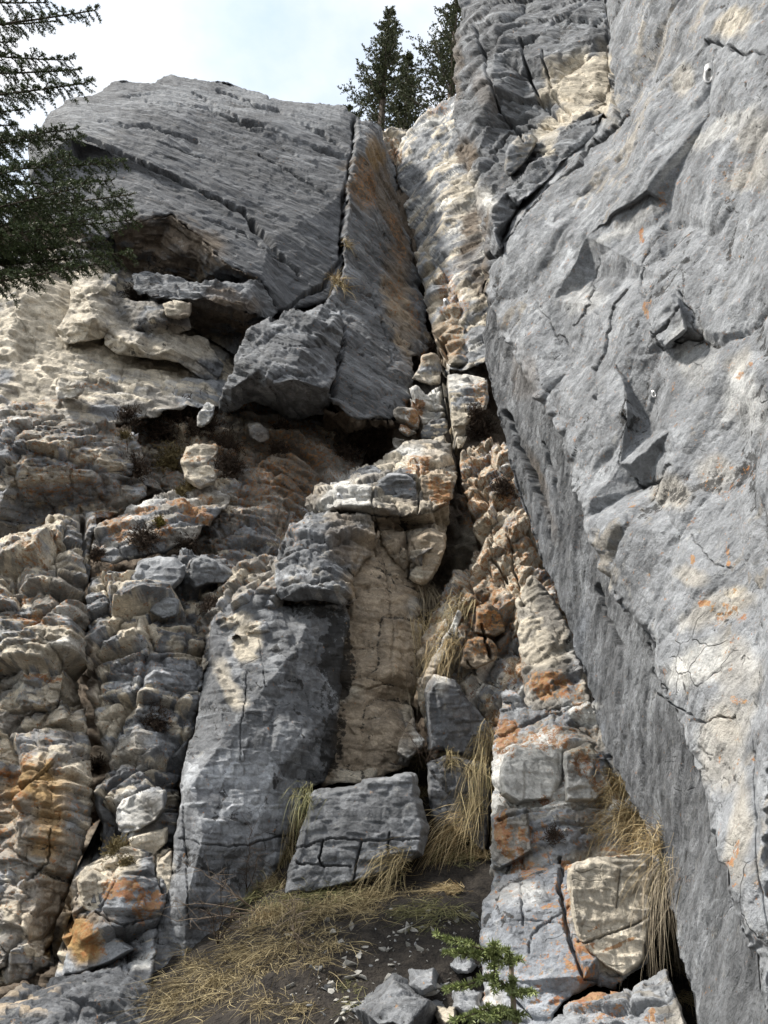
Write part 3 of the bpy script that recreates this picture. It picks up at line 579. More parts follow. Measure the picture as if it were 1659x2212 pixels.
rock_mass('cave_roof', [(705, 862, 7.85), (762, 900, 7.85), (850, 900, 8.1), (884, 882, 8.5), (850, 925, 8.8), (845, 1000, 9.6), (720, 1010, 9.4), (690, 930, 8.9)], base='brown', layers=CH, seed=9, edge_d=.05, **ST)
# chimney right wall
rock_mass('chimney_right_wall',
          [(845, 330, 13), (862, 305, 12.9), (890, 280, 12.8), (905, 258, 12.7), (930, 232, 12.7), (990, 205, 12.3), (1250, 160, 10.6), (1280, 420, 9.8), (1250, 560, 9.2), (1180, 660, 8.9), (1100, 760, 8.8), (1010, 800, 8.8), (955, 800, 8.9), (940, 740, 9.6), (928, 680, 10.2), (908, 595, 11), (886, 500, 11.8), (868, 430, 12.3)],
          inner=[(930, 330, 12), (960, 450, 11), (975, 560, 10.1), (1000, 640, 9.5), (1015, 720, 9.1)], base='lgrey', dip=35, mixes=[('cream', .4, 1.6), ('white', .25, 1.2)],
          chip=.7, layers=[('chunk', .8, .5, .07, .8, 1, 3.5), ('tri', .8, .5, .08, 20, 5), ('brick', .35, .2, .015, .12, 2), ('crack', .7, .5, .02, .06, 3, .4), ('fbm', 1, .04, 3)], thick=2, edge=10, seed=11, **ST)
rock_mass('chimney_pillar', [(893, 545, 10.7), (925, 540, 10.5), (960, 590, 10.1), (985, 640, 9.7), (1008, 710, 9.3), (1015, 790, 9.0), (955, 800, 9), (945, 750, 9.3), (925, 680, 9.9), (905, 600, 10.6)], inner=[(940, 620, 9.9), (970, 700, 9.3), (975, 780, 8.8)],
          base='cream', mixes=[('lgrey', .42, 2)], dip=40, layers=[('facet', .4, .22, .05, .3, 1, 1), ('fbm', 3, .03, 2)], thick=1.2, seed=12, **ST)

# left wall under the roofs
rock_mass('left_wall', [(-60, 540, 8.7), (100, 540, 8.8), (200, 500, 9), (420, 500, 9.6), (600, 640, 9.6), (560, 760, 9.2), (500, 830, 8.6), (470, 885, 8.0), (420, 880, 7.8), (330, 900, 7.6), (200, 930, 7.4), (-60, 940, 7.2)],
          inner=[(60, 620, 8.1), (200, 700, 8.4), (330, 750, 8.5), (460, 800, 8.5), (0, 770, 7.75), (230, 830, 7.75), (380, 850, 7.9)], base='warm', dip=-12, mixes=[('cream', .5, .9), ('lgrey', .35, 1.3)], mat=ROCK,
          layers=[('facet', .5, .2, .03, .12, 1, .6), ('fbm', 1.5, .07, 3), ('crack', .5, .3, .02, .03, 5, .4)], thick=1.5, seed=14, **ST)
# dark recess wall with brown stain, and the broken shelf band
rock_mass('recess_wall', [(280, 880, 8.2), (480, 860, 8.5), (600, 850, 8.8), (720, 880, 9), (800, 960, 8.9), (760, 1060, 8.4), (640, 1200, 7.7), (600, 1300, 7.3), (430, 1260, 7.3), (400, 1080, 7.8), (280, 1060, 7.9)],
          inner=[(500, 940, 8.1), (640, 940, 8.2), (600, 1080, 7.75), (520, 1180, 7.4)], base='warm', lichen=.27, mixes=[('brown', .32, 1.4), ('lgrey', .35, 1.2), ('cream', .25, 2)], dip=-20, layers=CH, thick=1.5, seed=15, **ST)
rock_mass('left_shelf_band', [(-60, 880, 7.3), (60, 870, 7.25), (200, 905, 7.3), (300, 935, 7.5), (310, 1010, 7.5), (320, 1080, 7.45), (230, 1120, 7.3), (120, 1180, 7.2), (-60, 1240, 7.1)],
          inner=[(60, 960, 6.85), (220, 975, 7.05), (20, 1035, 6.8), (200, 1030, 7.0), (60, 1110, 7.35), (220, 1080, 7.35)], creases=[(9, 10), (11, 12)], base='warm', mixes=[('cream', .5, 1.6), ('lgrey', .4, 2)], dip=4, lichen=.22,
          layers=CH, thick=1.2, seed=16, **ST)
# ---------------------------------------------------------------- left columns and central pillar
rock_mass('orange_ledge', [(195, 1210, 6.6), (205, 1150, 6.75), (225, 1122, 6.9), (290, 1095, 7.1), (340, 1070, 7.2), (400, 1055, 7.3), (460, 1050, 7.35), (500, 1062, 7.4), (495, 1100, 7.2), (440, 1140, 6.9), (420, 1175, 6.85), (330, 1200, 6.75), (240, 1220, 6.6)],
          inner=[(290, 1160, 6.6), (380, 1130, 6.75)], base='warm', mixes=[('white', .35, 1.5), ('grey', .35, 2)], dip=20, layers=[('chunk', .4, .18, .07, .8, 1), ('chunk', .15, .08, .025, .8, 2), ('fbm', 1.5, .03, 3)], seed=21, **ST)
rock_mass('left_column',
          [(-60, 1150, 6.5), (0, 1165, 6.5), (80, 1122, 6.6), (140, 1100, 6.75), (185, 1085, 6.85), (208, 1098, 6.9), (205, 1135, 6.8), (196, 1200, 6.6), (188, 1300, 6.4), (184, 1400, 6.3), (176, 1500, 6.3), (186, 1600, 6.1), (193, 1700, 5.9), (190, 1790, 5.75), (165, 1880, 5.65), (140, 1980, 5.6), (122, 2080, 5.4), (60, 2125, 5.4), (-60, 2150, 5.4)],
          inner=[(120, 1180, 6.3), (150, 1330, 5.95), (60, 1330, 6.0), (140, 1460, 5.85), (50, 1470, 5.85), (130, 1580, 6.0), (40, 1570, 6.05), (140, 1680, 5.65), (50, 1680, 5.6), (130, 1800, 5.45), (40, 1790, 5.4), (90, 1900, 5.5), (20, 1890, 5.5), (60, 2030, 5.2), (0, 2060, 5.25)],
          creases=[(20, 21), (22, 23), (24, 25), (26, 27), (28, 29)],
          base='warm', lichen=.2, mixes=[('lgrey', .5, .9), ('cream', .38, 1.6)], dip=-4, layers=[('chunk', .55, .30, .20, 1.0, 1), ('chunk', .19, .11, .05, 1.0, 2), ('chunk', .08, .05, .018, .9, 5), ('fbm', 1.2, .04, 3)], edge=16, edge_d=.35, thick=1.4, seed=22, rag=8, **ST)
rock_mass('broken_column',
          [(192, 1235, 6.45), (250, 1215, 6.5), (330, 1200, 6.55), (400, 1190, 6.6), (450, 1200, 6.7), (510, 1240, 6.8), (500, 1290, 6.6), (470, 1330, 6.45), (445, 1420, 6.3), (440, 1500, 6.2), (420, 1580, 6.1), (395, 1660, 6), (392, 1760, 5.9), (378, 1840, 5.7), (350, 1890, 5.5), (340, 1990, 5.4), (325, 2080, 5.3), (300, 2130, 5.2), (125, 2125, 5.2), (128, 2055, 5.3), (150, 1985, 5.35), (155, 1900, 5.4), (175, 1850, 5.5), (205, 1780, 5.75), (212, 1700, 5.85), (232, 1640, 5.95), (205, 1560, 6.1), (192, 1480, 6.2), (185, 1380, 6.3)],
          inner=[(320, 1300, 6.15), (300, 1420, 6.0), (380, 1430, 6.1), (300, 1530, 5.95), (370, 1600, 6.15), (290, 1640, 5.85), (310, 1740, 5.6), (270, 1830, 5.42), (270, 1950, 5.22), (230, 2040, 5.12)],
          base='grey', lichen=.14, mixes=[('lgrey', .48, 1.2), ('cream', .34, 1.4)], dip=12, layers=[('chunk', .55, .38, .22, 1.1, 1), ('chunk', .22, .15, .08, 1.1, 2), ('chunk', .09, .06, .025, 1, 5), ('fbm', 1.2, .05, 3)], edge=16, edge_d=.35, thick=1.3, seed=23, rag=9, **ST)
rock_mass('foot_slab', [(-60, 2170, 4.6), (60, 2120, 4.8), (130, 2108, 4.9), (220, 2090, 5.0), (300, 2068, 5.1), (335, 2070, 5.1), (330, 2140, 4.9), (350, 2260, 4.6), (-60, 2260, 4.3)], inner=[(150, 2150, 4.65), (250, 2170, 4.6)],
          base='dgrey', mixes=[('tan', .2, 1.5), ('grey', .4, 1)], layers=FINE, thick=1, seed=24, **ST)

rock_mass('grey_pillar',
          [(455, 1345, 6.15), (490, 1290, 6.3), (530, 1240, 6.45), (580, 1210, 6.5), (610, 1230, 6.4), (615, 1300, 6.2), (680, 1310, 6.1), (745, 1300, 6.05), (755, 1330, 6.15), (740, 1420, 6.15), (735, 1520, 6.1), (728, 1620, 6.05), (700, 1695, 6.0), (660, 1710, 5.95), (640, 1780, 5.85), (600, 1880, 5.7), (555, 1960, 5.6), (500, 2060, 5.45), (470, 2120, 5.4), (400, 2120, 5.2), (330, 2150, 5.2), (315, 2080, 5.25), (340, 1990, 5.3), (365, 1880, 5.35), (385, 1760, 5.45), (395, 1660, 5.6), (420, 1560, 5.8), (440, 1450, 6.0)],
          inner=[(560, 1300, 6.0), (640, 1400, 5.85), (650, 1600, 5.72), (560, 1500, 5.7), (480, 1600, 5.5), (580, 1700, 5.6), (440, 1800, 5.25), (550, 1820, 5.45), (400, 1950, 5.1), (480, 1960, 5.3), (410, 1700, 5.35), (470, 1480, 5.75)],
          base='grey', mixes=[('dgrey', .35, .9), ('lgrey', .22, 1.6)], dip=5, layers=[('tri', .9, 1.1, .05, 10, 1), ('chunk', .7, .7, .045, .7, 2, 3.5), ('chunk', .26, .2, .012, .8, 3, 3.5), ('fbm', 1.0, .04, 3), ('crack', .5, .9, .02, .03, 5, .35)], edge=12, edge_d=.2, thick=1.3, seed=25, cells=(.5, .6), **ST)
rock_mass('tan_corner_wall',
          [(765, 1190, 6.5), (820, 1160, 6.75), (880, 1150, 6.9), (960, 1170, 7.1), (950, 1230, 6.95), (925, 1275, 6.85), (912, 1360, 6.75), (905, 1450, 6.65), (890, 1520, 6.6), (905, 1600, 6.4), (880, 1660, 6.35), (800, 1690, 6.25), (690, 1702, 6.2), (700, 1600, 6.3), (720, 1450, 6.4), (725, 1310, 6.45)],
          inner=[(830, 1350, 6.45), (850, 1450, 6.35), (850, 1590, 6.2), (770, 1500, 6.3)], base='tan', mat=ROCK_FLOW, mixes=[('warm', .35, 1.5), ('cream', .35, 1.5)], dip=-6, layers=[('chunk', .7, .5, .06, .8, 1, 3.5), ('chunk', .25, .15, .018, .8, 2, 3.5), ('fbm', 1.2, .05, 3), ('ridge', 5, .006, 9, 2)], thick=1, edge_d=.1, seed=26, cells=(.8, .8), **ST)
rock_mass('pillar_rubble', [(430, 1300, 6.4), (462, 1255, 6.4), (505, 1228, 6.4), (560, 1200, 6.4), (602, 1185, 6.4), (618, 1250, 6.2), (612, 1330, 6.1), (590, 1420, 6.0), (560, 1470, 5.95), (520, 1380, 6.0), (480, 1400, 6.05), (450, 1470, 6.1), (435, 1400, 6.25)],
          inner=[(520, 1290, 6.05), (570, 1330, 5.95), (480, 1330, 6.1)], base='warm', lichen=.2, mixes=[('lgrey', .45, 2), ('grey', .4, 1.5), ('cream', .3, 2)], dip=15, layers=[('chunk', .24, .18, .10, 1.1, 1), ('chunk', .1, .08, .035, 1, 2), ('fbm', 1.5, .03, 3)], edge=8, edge_d=.15, thick=.8, seed=29, **ST)
rock_mass('pillar_shoulder',
          [(595, 1230, 6.2), (600, 1180, 6.35), (625, 1120, 6.6), (680, 1105, 6.6), (740, 1115, 6.55), (800, 1120, 6.6), (818, 1160, 6.6), (808, 1195, 6.5), (790, 1205, 6.4), (770, 1245, 6.3), (765, 1290, 6.1), (772, 1300, 6.0), (740, 1312, 6.0), (680, 1300, 6.0), (605, 1296, 6.0), (588, 1270, 6.1)],
          inner=[(640, 1170, 6.15), (660, 1270, 5.8), (740, 1275, 5.82), (730, 1170, 6.2), (690, 1220, 5.95)], creases=[(17, 18)], base='grey', mixes=[('lgrey', .35, 2), ('warm', .3, 2)], dip=0,
          layers=[('chunk', .4, .3, .09, .9, 1), ('chunk', .15, .1, .035, .9, 2), ('chunk', .07, .05, .012, .9, 4), ('fbm', 1.5, .03, 3)], edge=12, edge_d=.22, thick=1, seed=27, **ST)
rock_mass('pillar_top',
          [(655, 1100, 6.9), (665, 1072, 7.0), (700, 1045, 7.15), (745, 1030, 7.3), (755, 1012, 7.4), (800, 1005, 7.5), (835, 985, 7.6), (860, 960, 7.8), (920, 945, 7.9), (965, 950, 7.85), (982, 975, 7.7), (985, 1010, 7.5), (980, 1070, 7.2), (972, 1130, 7.2), (960, 1165, 7.1), (955, 1200, 6.9), (935, 1250, 6.8), (912, 1270, 6.8), (885, 1250, 6.7), (850, 1215, 6.65), (822, 1180, 6.7), (812, 1130, 6.75), (740, 1118, 6.8), (690, 1112, 6.8)],
          inner=[(720, 1095, 6.55), (800, 1095, 6.45), (870, 1110, 6.5), (910, 1108, 6.5), (970, 1088, 6.75), (905, 1020, 7.0), (800, 1045, 6.9), (870, 1135, 6.9), (940, 1130, 6.95), (900, 1200, 6.45), (850, 1165, 6.65), (940, 1180, 6.5)],
          creases=[(24, 25, 26, 27, 28), (31, 32)], base='warm', mixes=[('grey', .45, 1.8), ('cream', .35, 2)], dip=6,
          layers=[('chunk', .42, .26, .10, .9, 1), ('chunk', .16, .1, .035, .9, 2), ('fbm', 1.5, .03, 3)], edge=10, edge_d=.22, thick=1.3, seed=28, **ST)

# ---------------------------------------------------------------- rubble wall and steps right of the gully
rock_mass('gully_rubble_wall',
          [(985, 1010, 7.3), (1010, 960, 7.6), (1060, 950, 7.6), (1100, 960, 7.4), (1130, 1050, 7.0), (1180, 1180, 6.6), (1220, 1300, 6.3), (1260, 1420, 5.9), (1290, 1560, 5.5), (1260, 1600, 5.5), (1080, 1600, 6.0), (1060, 1640, 6.0), (1000, 1640, 6.2), (925, 1640, 6.3), (915, 1560, 6.4), (905, 1450, 6.6), (925, 1350, 6.7), (968, 1290, 6.75), (992, 1230, 6.8), (1026, 1165, 6.9), (1008, 1090, 7.1)],
          inner=[(1060, 1060, 6.9), (1050, 1180, 6.6), (1130, 1200, 6.45), (1030, 1290, 6.45), (1130, 1330, 6.2), (1000, 1420, 6.3), (1080, 1450, 6.1), (1200, 1450, 5.9), (1010, 1370, 6.35)],
          base='cream', lichen=.3, mixes=[('warm', .3, 1.5), ('lgrey', .35, 2), ('white', .2, 1)], dip=60, layers=[('chunk', .36, .26, .14, 1.0, 1), ('chunk', .16, .12, .05, 1.0, 2), ('chunk', .07, .05, .018, .9, 4), ('fbm', 1.5, .04, 3)], edge=10, edge_d=.25, thick=1.3, seed=31, rag=8, **ST)
rock_mass('gully_side_slab', [(1110, 1290, 6.0), (1150, 1240, 6.1), (1200, 1300, 6.0), (1235, 1370, 5.8), (1262, 1450, 5.6), (1285, 1540, 5.3), (1200, 1545, 5.5), (1130, 1545, 5.7), (1125, 1440, 5.8)], inner=[(1190, 1400, 5.7), (1190, 1490, 5.5)],
          base='warm', mixes=[('cream', .4, 1.5), ('grey', .4, 1.5)], dip=20, layers=[('chunk', .5, .32, .06, .8, 1), ('chunk', .18, .12, .02, .8, 2), ('fbm', 1.5, .03, 3)], thick=1, seed=32, **ST)
rock_mass('white_step', [(1065, 1640, 5.5), (1072, 1575, 5.6), (1085, 1500, 5.75), (1100, 1485, 5.8), (1150, 1530, 5.6), (1250, 1512, 5.4), (1285, 1520, 5.3), (1310, 1590, 5.1), (1345, 1680, 4.9), (1400, 1780, 4.75), (1480, 1980, 4.6), (1300, 1960, 4.7), (1150, 1960, 4.75), (1085, 1990, 4.8), (1062, 1960, 4.9), (1060, 1740, 5.2)],
          inner=[(1110, 1620, 5.35), (1200, 1612, 5.2), (1120, 1740, 4.95), (1230, 1740, 4.9), (1290, 1620, 5.05), (1300, 1730, 4.95), (1095, 1760, 4.9), (1210, 1770, 4.8), (1150, 1570, 5.5)],
          base='warm', lichen=.2, mixes=[('white', .3, 1.2), ('lgrey', .35, 1.5)], dip=5, layers=[('chunk', .5, .3, .08, .8, 1), ('chunk', .2, .13, .03, .8, 2), ('chunk', .08, .05, .01, .8, 4), ('fbm', 1.5, .03, 3)], edge=8, edge_d=.12, thick=1.2, seed=33, **ST)
rock_mass('corner_block', [(1040, 1945, 4.3), (1062, 1925, 4.35), (1085, 1890, 4.45), (1140, 1870, 4.5), (1225, 1858, 4.45), (1320, 1838, 4.4), (1400, 1835, 4.35), (1425, 1850, 4.3), (1425, 1930, 4.2), (1410, 2020, 4.05), (1400, 2080, 3.95), (1345, 2125, 3.85), (1290, 2125, 3.85), (1240, 2150, 3.8), (1200, 2190, 3.75), (1180, 2260, 3.7), (1020, 2260, 4.0), (1045, 2140, 4.1), (1035, 2040, 4.2)],
          inner=[(1212, 1875, 4.28), (1225, 2000, 3.98), (1262, 2108, 3.72), (1100, 1960, 4.12), (1110, 2120, 3.85), (1320, 1880, 4.1), (1330, 2010, 4.02), (1370, 2090, 3.95)],
          creases=[(19, 20, 21)], base='blue', lichen=.12, mixes=[('lgrey', .4, 1.5)], dip=-5, layers=[('chunk', .6, .5, .03, .7, 1, 3.0), ('chunk', .2, .16, .010, .8, 2, 3.0), ('fbm', 1.5, .02, 3)], edge=9, edge_d=.12, thick=1.2, seed=34, cells=(.4, .3), **ST)
rock_mass('corner_foot', [(1150, 2260, 3.4), (1180, 2205, 3.5), (1230, 2165, 3.6), (1290, 2140, 3.65), (1345, 2140, 3.65), (1400, 2095, 3.75), (1440, 2080, 3.7), (1500, 2260, 3.3)], inner=[(1340, 2200, 3.4)], base='warm', mixes=[('lgrey', .5, 2)], layers=FINE, thick=1, seed=35, **ST)

# ---------------------------------------------------------------- right wall
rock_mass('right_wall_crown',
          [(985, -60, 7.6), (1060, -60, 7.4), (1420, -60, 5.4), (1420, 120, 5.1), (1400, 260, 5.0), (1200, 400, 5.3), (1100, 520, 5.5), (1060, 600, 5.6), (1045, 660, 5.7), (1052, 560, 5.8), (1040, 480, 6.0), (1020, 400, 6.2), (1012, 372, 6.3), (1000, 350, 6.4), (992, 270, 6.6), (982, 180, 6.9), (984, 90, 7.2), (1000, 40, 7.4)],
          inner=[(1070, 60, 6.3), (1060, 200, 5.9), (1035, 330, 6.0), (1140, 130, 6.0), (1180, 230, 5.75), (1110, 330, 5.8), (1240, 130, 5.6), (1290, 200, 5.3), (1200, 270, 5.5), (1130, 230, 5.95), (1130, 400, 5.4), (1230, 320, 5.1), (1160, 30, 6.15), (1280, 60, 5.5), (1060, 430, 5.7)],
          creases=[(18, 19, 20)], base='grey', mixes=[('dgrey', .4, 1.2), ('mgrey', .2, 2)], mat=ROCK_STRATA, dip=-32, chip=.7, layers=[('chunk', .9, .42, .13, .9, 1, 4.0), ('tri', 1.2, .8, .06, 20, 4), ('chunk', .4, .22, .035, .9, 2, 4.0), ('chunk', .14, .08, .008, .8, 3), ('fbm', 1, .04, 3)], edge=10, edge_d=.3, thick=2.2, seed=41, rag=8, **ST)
rock_mass('right_wall_streaked_face',
          [(1050, 700, 5.9), (1062, 660, 5.8), (1060, 600, 5.7), (1120, 620, 5.35), (1190, 760, 5.1), (1270, 900, 4.75), (1330, 1050, 4.5), (1400, 1200, 4.25), (1500, 1350, 3.85), (1600, 1480, 3.5), (1720, 1700, 3.1), (1800, 1900, 2.9), (1860, 2100, 2.75), (1860, 2260, 2.7), (1530, 2260, 3.35), (1500, 2150, 3.55), (1450, 1960, 3.85), (1420, 1850, 4.05), (1360, 1720, 4.3), (1300, 1590, 4.55), (1260, 1440, 4.8), (1215, 1320, 5.0), (1180, 1220, 5.15), (1130, 1080, 5.4), (1080, 900, 5.6), (1058, 800, 5.75), (1045, 735, 5.85)],
          base='grey', mat=ROCK_STREAK, mixes=[('dgrey', .4, 1), ('mgrey', .3, 1.5)], dip=-66, var=.06, layers=[('fbm', 1.0, .05, 3), ('ridge', 3, .010, 9, 6), ('chunk', .8, .16, .022, .7, 2, 3.0), ('chunk', .25, .06, .008, .7, 4, 3.0)], edge=8, edge_d=.12, thick=1, rag=12, ragscale=70, seed=42, cells=(.5, .1), crackle=.4, **ST)
rock_mass('right_wall',
          [(1310, -60, 5.0), (1720, -60, 2.95), (1720, 2260, 2.45), (1690, 2200, 2.5), (1659, 2060, 2.6), (1610, 1900, 2.75), (1560, 1790, 2.95), (1500, 1640, 3.15), (1440, 1500, 3.4), (1410, 1400, 3.6), (1350, 1320, 3.85), (1300, 1230, 4.0), (1265, 1130, 4.15), (1230, 1060, 4.3), (1205, 960, 4.45), (1180, 900, 4.6), (1140, 850, 4.75), (1105, 790, 4.95), (1070, 700, 5.2), (1055, 630, 5.4), (1058, 540, 5.45), (1080, 460, 5.4), (1130, 390, 5.35), (1200, 320, 5.2), (1270, 260, 5.1), (1305, 200, 5.0), (1318, 100, 4.9)],
          inner=[(1400, 200, 4.05), (1520, 100, 3.6), (1540, 250, 3.6), (1650, 300, 3.1), (1250, 500, 4.4), (1400, 420, 3.95), (1180, 640, 4.7), (1300, 650, 4.15), (1430, 600, 3.75), (1570, 550, 3.35), (1230, 760, 4.55), (1340, 800, 4.05), (1335, 1000, 3.95), (1200, 820, 4.6), (1440, 780, 3.75), (1395, 1050, 3.95), (1450, 930, 3.6), (1580, 900, 3.25), (1280, 1080, 4.05), (1460, 1150, 3.45), (1600, 1150, 3.15), (1400, 1250, 3.65), (1520, 1350, 3.2), (1650, 1400, 2.9), (1500, 1500, 3.2), (1600, 1650, 2.9), (1680, 1900, 2.6), (1460, 700, 3.6), (1390, 900, 4.0), (1600, 720, 3.2), (1350, 880, 3.88), (1362, 1000, 3.85), (1405, 930, 3.93), (1225, 560, 4.47), (1268, 590, 4.5), (1395, 410, 3.87), (1445, 440, 3.9)],
          base='lgrey', lichen=.05, var=.10, chip=.5, mixes=[('mgrey', .5, .8), ('warm', .08, 1.1), ('grey', .2, 2.0)], dip=42, layers=RW, edge=40, edge_d=.30, thick=1.6, seed=43, rag=20, ragscale=60, cells=(.5, .25), **ST)

# ---------------------------------------------------------------- roofs and ledges under the upper left buttress
LG = [('sheet', .015, .9, .12, 5), ('brick', .5, .16, 0.024, 0.11, 1), ('tri', 0.45, 0.15, 0.018, 17, 31), ('brick', .18, .08, 0.010, 0.15, 2), ('tri', 0.16, 0.08, 0.008, -28, 32), ('fbm', 2, .03, 3)]
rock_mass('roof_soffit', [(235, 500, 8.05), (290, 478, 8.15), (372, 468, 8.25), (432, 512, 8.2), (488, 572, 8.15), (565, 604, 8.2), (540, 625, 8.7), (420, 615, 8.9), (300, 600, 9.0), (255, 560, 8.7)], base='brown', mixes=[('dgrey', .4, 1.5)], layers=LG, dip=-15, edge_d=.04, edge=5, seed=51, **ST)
rock_mass('second_roof_ledge', [(280, 590, 8.25), (330, 585, 8.2), (415, 600, 8.1), (480, 606, 8.1), (556, 606, 8.2), (605, 672, 8.4), (580, 692, 8.35), (520, 668, 7.95), (430, 648, 7.8), (340, 640, 7.85), (290, 625, 7.95)], inner=[(430, 632, 7.8), (520, 650, 7.95)],
          base='grey', mat=ROCK_STRATA, layers=LG, dip=-12, edge=5, edge_d=.06, seed=52, **ST)
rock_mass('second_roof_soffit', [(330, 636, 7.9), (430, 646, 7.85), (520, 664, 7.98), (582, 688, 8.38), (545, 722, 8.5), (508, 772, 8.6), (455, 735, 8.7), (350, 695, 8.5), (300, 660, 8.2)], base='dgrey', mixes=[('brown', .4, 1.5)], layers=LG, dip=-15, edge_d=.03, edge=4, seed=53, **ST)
rock_mass('cream_ledge', [(118, 715, 8.0), (150, 660, 8.05), (155, 605, 8.15), (180, 583, 8.2), (258, 588, 8.15), (250, 640, 8.1), (300, 650, 8.0), (400, 662, 8.0), (415, 712, 8.1), (340, 735, 8.1), (260, 725, 8.05), (180, 740, 7.9), (140, 745, 7.95)], inner=[(190, 640, 7.85), (200, 690, 7.7), (330, 690, 7.8), (230, 620, 7.9)],
          base='warm', mixes=[('grey', .45, 1.5), ('cream', .3, 2)], rag=4, layers=FINE, dip=-8, edge=7, edge_d=.12, seed=54, **ST)
rock_mass('lower_ledge', [(222, 705, 8.0), (320, 708, 8.0), (390, 715, 8.1), (450, 730, 8.3), (485, 790, 8.4), (470, 825, 8.35), (430, 815, 8.2), (385, 785, 8.05), (320, 775, 7.95), (250, 765, 7.95), (225, 745, 7.95)], inner=[(290, 742, 7.75), (370, 752, 7.85), (430, 780, 8.1)],
          base='grey', mixes=[('warm', .4, 2)], rag=4, layers=FINE, dip=-15, edge=6, edge_d=.1, seed=55, **ST)
# the nose below the upper face
rock_mass('hanging_nose',
          [(470, 890, 7.75), (478, 840, 7.5), (500, 795, 7.4), (506, 762, 7.45), (530, 720, 7.6), (575, 686, 7.9), (640, 668, 8.1), (700, 656, 8.25), (742, 680, 8.3), (752, 740, 8.3), (732, 800, 8.0), (722, 845, 7.6), (720, 880, 8.0), (700, 900, 8.3), (620, 915, 8.4), (580, 880, 8.2), (540, 870, 8.0), (500, 890, 7.9)],
          inner=[(560, 800, 7.15), (590, 830, 7.1), (640, 818, 7.05), (700, 838, 7.2), (520, 775, 7.3), (580, 745, 7.4), (650, 740, 7.5), (575, 775, 7.2), (600, 855, 7.6), (690, 855, 7.6), (545, 850, 7.7), (500, 840, 7.4)],
          creases=[(18, 19, 20, 21, 11)], base='grey', mat=ROCK_STRATA, mixes=[('lgrey', .35, 1.5), ('dgrey', .3, 1)], dip=-24, layers=[('chunk', .6, .28, .08, .8, 1), ('chunk', .2, .1, .025, .8, 2), ('sheet', .006, .7, .1, 5), ('fbm', 1.5, .03, 3)], edge=9, edge_d=.2, thick=1.5, seed=56, **ST)

# the right wall runs on past the edge of the photograph
rock_mass('right_wall_return', [(1690, -300, 3.05), (2300, -300, 2.3), (2500, 600, 2.0), (2500, 1500, 1.9), (2500, 2600, 1.7), (1690, 2600, 2.5), (1690, 1500, 2.85), (1690, 600, 3.0)], inner=[(2000, 400, 2.5), (2100, 1400, 2.2)], base='lgrey', mixes=[('mgrey', .45, .8), ('warm', .2, 1.1)], dip=42, layers=RW, step=7, thick=3, edge_d=.02, seed=44, **ST)
rock_mass('right_wall_back', [(1040, -500, 8), (2600, -500, 6), (2900, 600, 5), (2900, 2600, 4), (1900, 2600, 5), (1500, 1400, 6.5), (1250, 700, 8)], base='mgrey', layers=CH, step=12, thick=4, seed=45, **ST)
# ---------------------------------------------------------------- separate rocks
def stone_block(label, outline, Y, ty=0, tx=0, bulge=.11, shrink=.84, off=(0, 0), name='rock', base='grey', group=None, layers=None, cat='rock', **kw):
    cx = sum(p[0] for p in outline) / len(outline); cy = sum(p[1] for p in outline) / len(outline)
    f = lambda x, y, b: (x, y, Y + tx * (x - cx) / 100 + ty * (y - cy) / 100 + b)
    O = [f(x, y, bulge) for x, y in outline]
    rr = np.random.default_rng(int(cx * 3 + cy)); gxx, gyy = rr.uniform(-.12, .12, 2)
    I = [(lambda q: (q[0], q[1], q[2] + gxx * (q[0] - cx) / 100 * min(1, 80 / abs(outline[0][0] - cx + 1e-3)) + gyy * (q[1] - cy) / 100))(f(cx + off[0] + (x - cx) * shrink, cy + off[1] + (y - cy) * shrink, 0)) for x, y in outline]
    n = len(O); cr = [tuple(range(n, 2 * n)) + (n,)]
    sz = max(max(p[0] for p in outline) - min(p[0] for p in outline), 20) / FPX * Y
    kw.setdefault('edge', 7); kw.setdefault('edge_d', .08); kw.setdefault('rag', 4); kw.setdefault('ragscale', 30)
    return rock_mass(name, O, I, cr, base=base, layers=layers or [('tri', sz * .5, sz * .36, sz * .06, 20, 1), ('chunk', sz * .45, sz * .3, sz * .06, .9, 1, 3.5), ('chunk', sz * .17, sz * .1, sz * .018, .9, 2, 4.0)],
                     label=label, cat=cat, group=group, seed=int(cx + cy) % 97, thick=kw.pop('thick', max(.3, sz * .8)), **kw)
SB = stone_block
# chockstones stacked in the chimney
SB('rounded cream chockstone with a rusty crack, topmost of the stack wedged in the gully', [(884, 818), (905, 790), (912, 768), (935, 762), (950, 775), (955, 800), (952, 832), (930, 833), (905, 826)], 8.5, base='cream', mixes=[('lgrey', .4, 3)])
SB('jagged white chockstone wedged in the gully below the rounded cream one', [(885, 862), (886, 828), (905, 832), (920, 845), (948, 835), (962, 870), (965, 895), (945, 925), (915, 935), (905, 905), (888, 880)], 8.2, base='white', mixes=[('lgrey', .35, 3)], layers=[('brick', .22, .14, 0.041, 0.37, 1), ('tri', 0.20, 0.13, 0.068, 17, 31), ('brick', .08, .05, 0.009, 0.22, 2), ('tri', 0.07, 0.05, 0.014, -28, 32)])
SB('grey undercut rock with a pale edge beneath the white chockstone', [(905, 935), (930, 905), (965, 900), (972, 935), (950, 948), (925, 952), (905, 948)], 8.15, base='grey', mixes=[('cream', .35, 3)])
SB('orange lichened chockstone beside the mouth of the dark cave', [(846, 885), (862, 878), (900, 882), (908, 905), (905, 935), (880, 945), (860, 932), (866, 910), (848, 902)], 8.05, base='warm', mixes=[('white', .3, 3)])
SB('small flat grey rock at the lip of the dark cave under the orange chockstone', [(844, 955), (850, 944), (880, 950), (890, 965), (870, 975), (852, 970)], 7.9, base='warm')
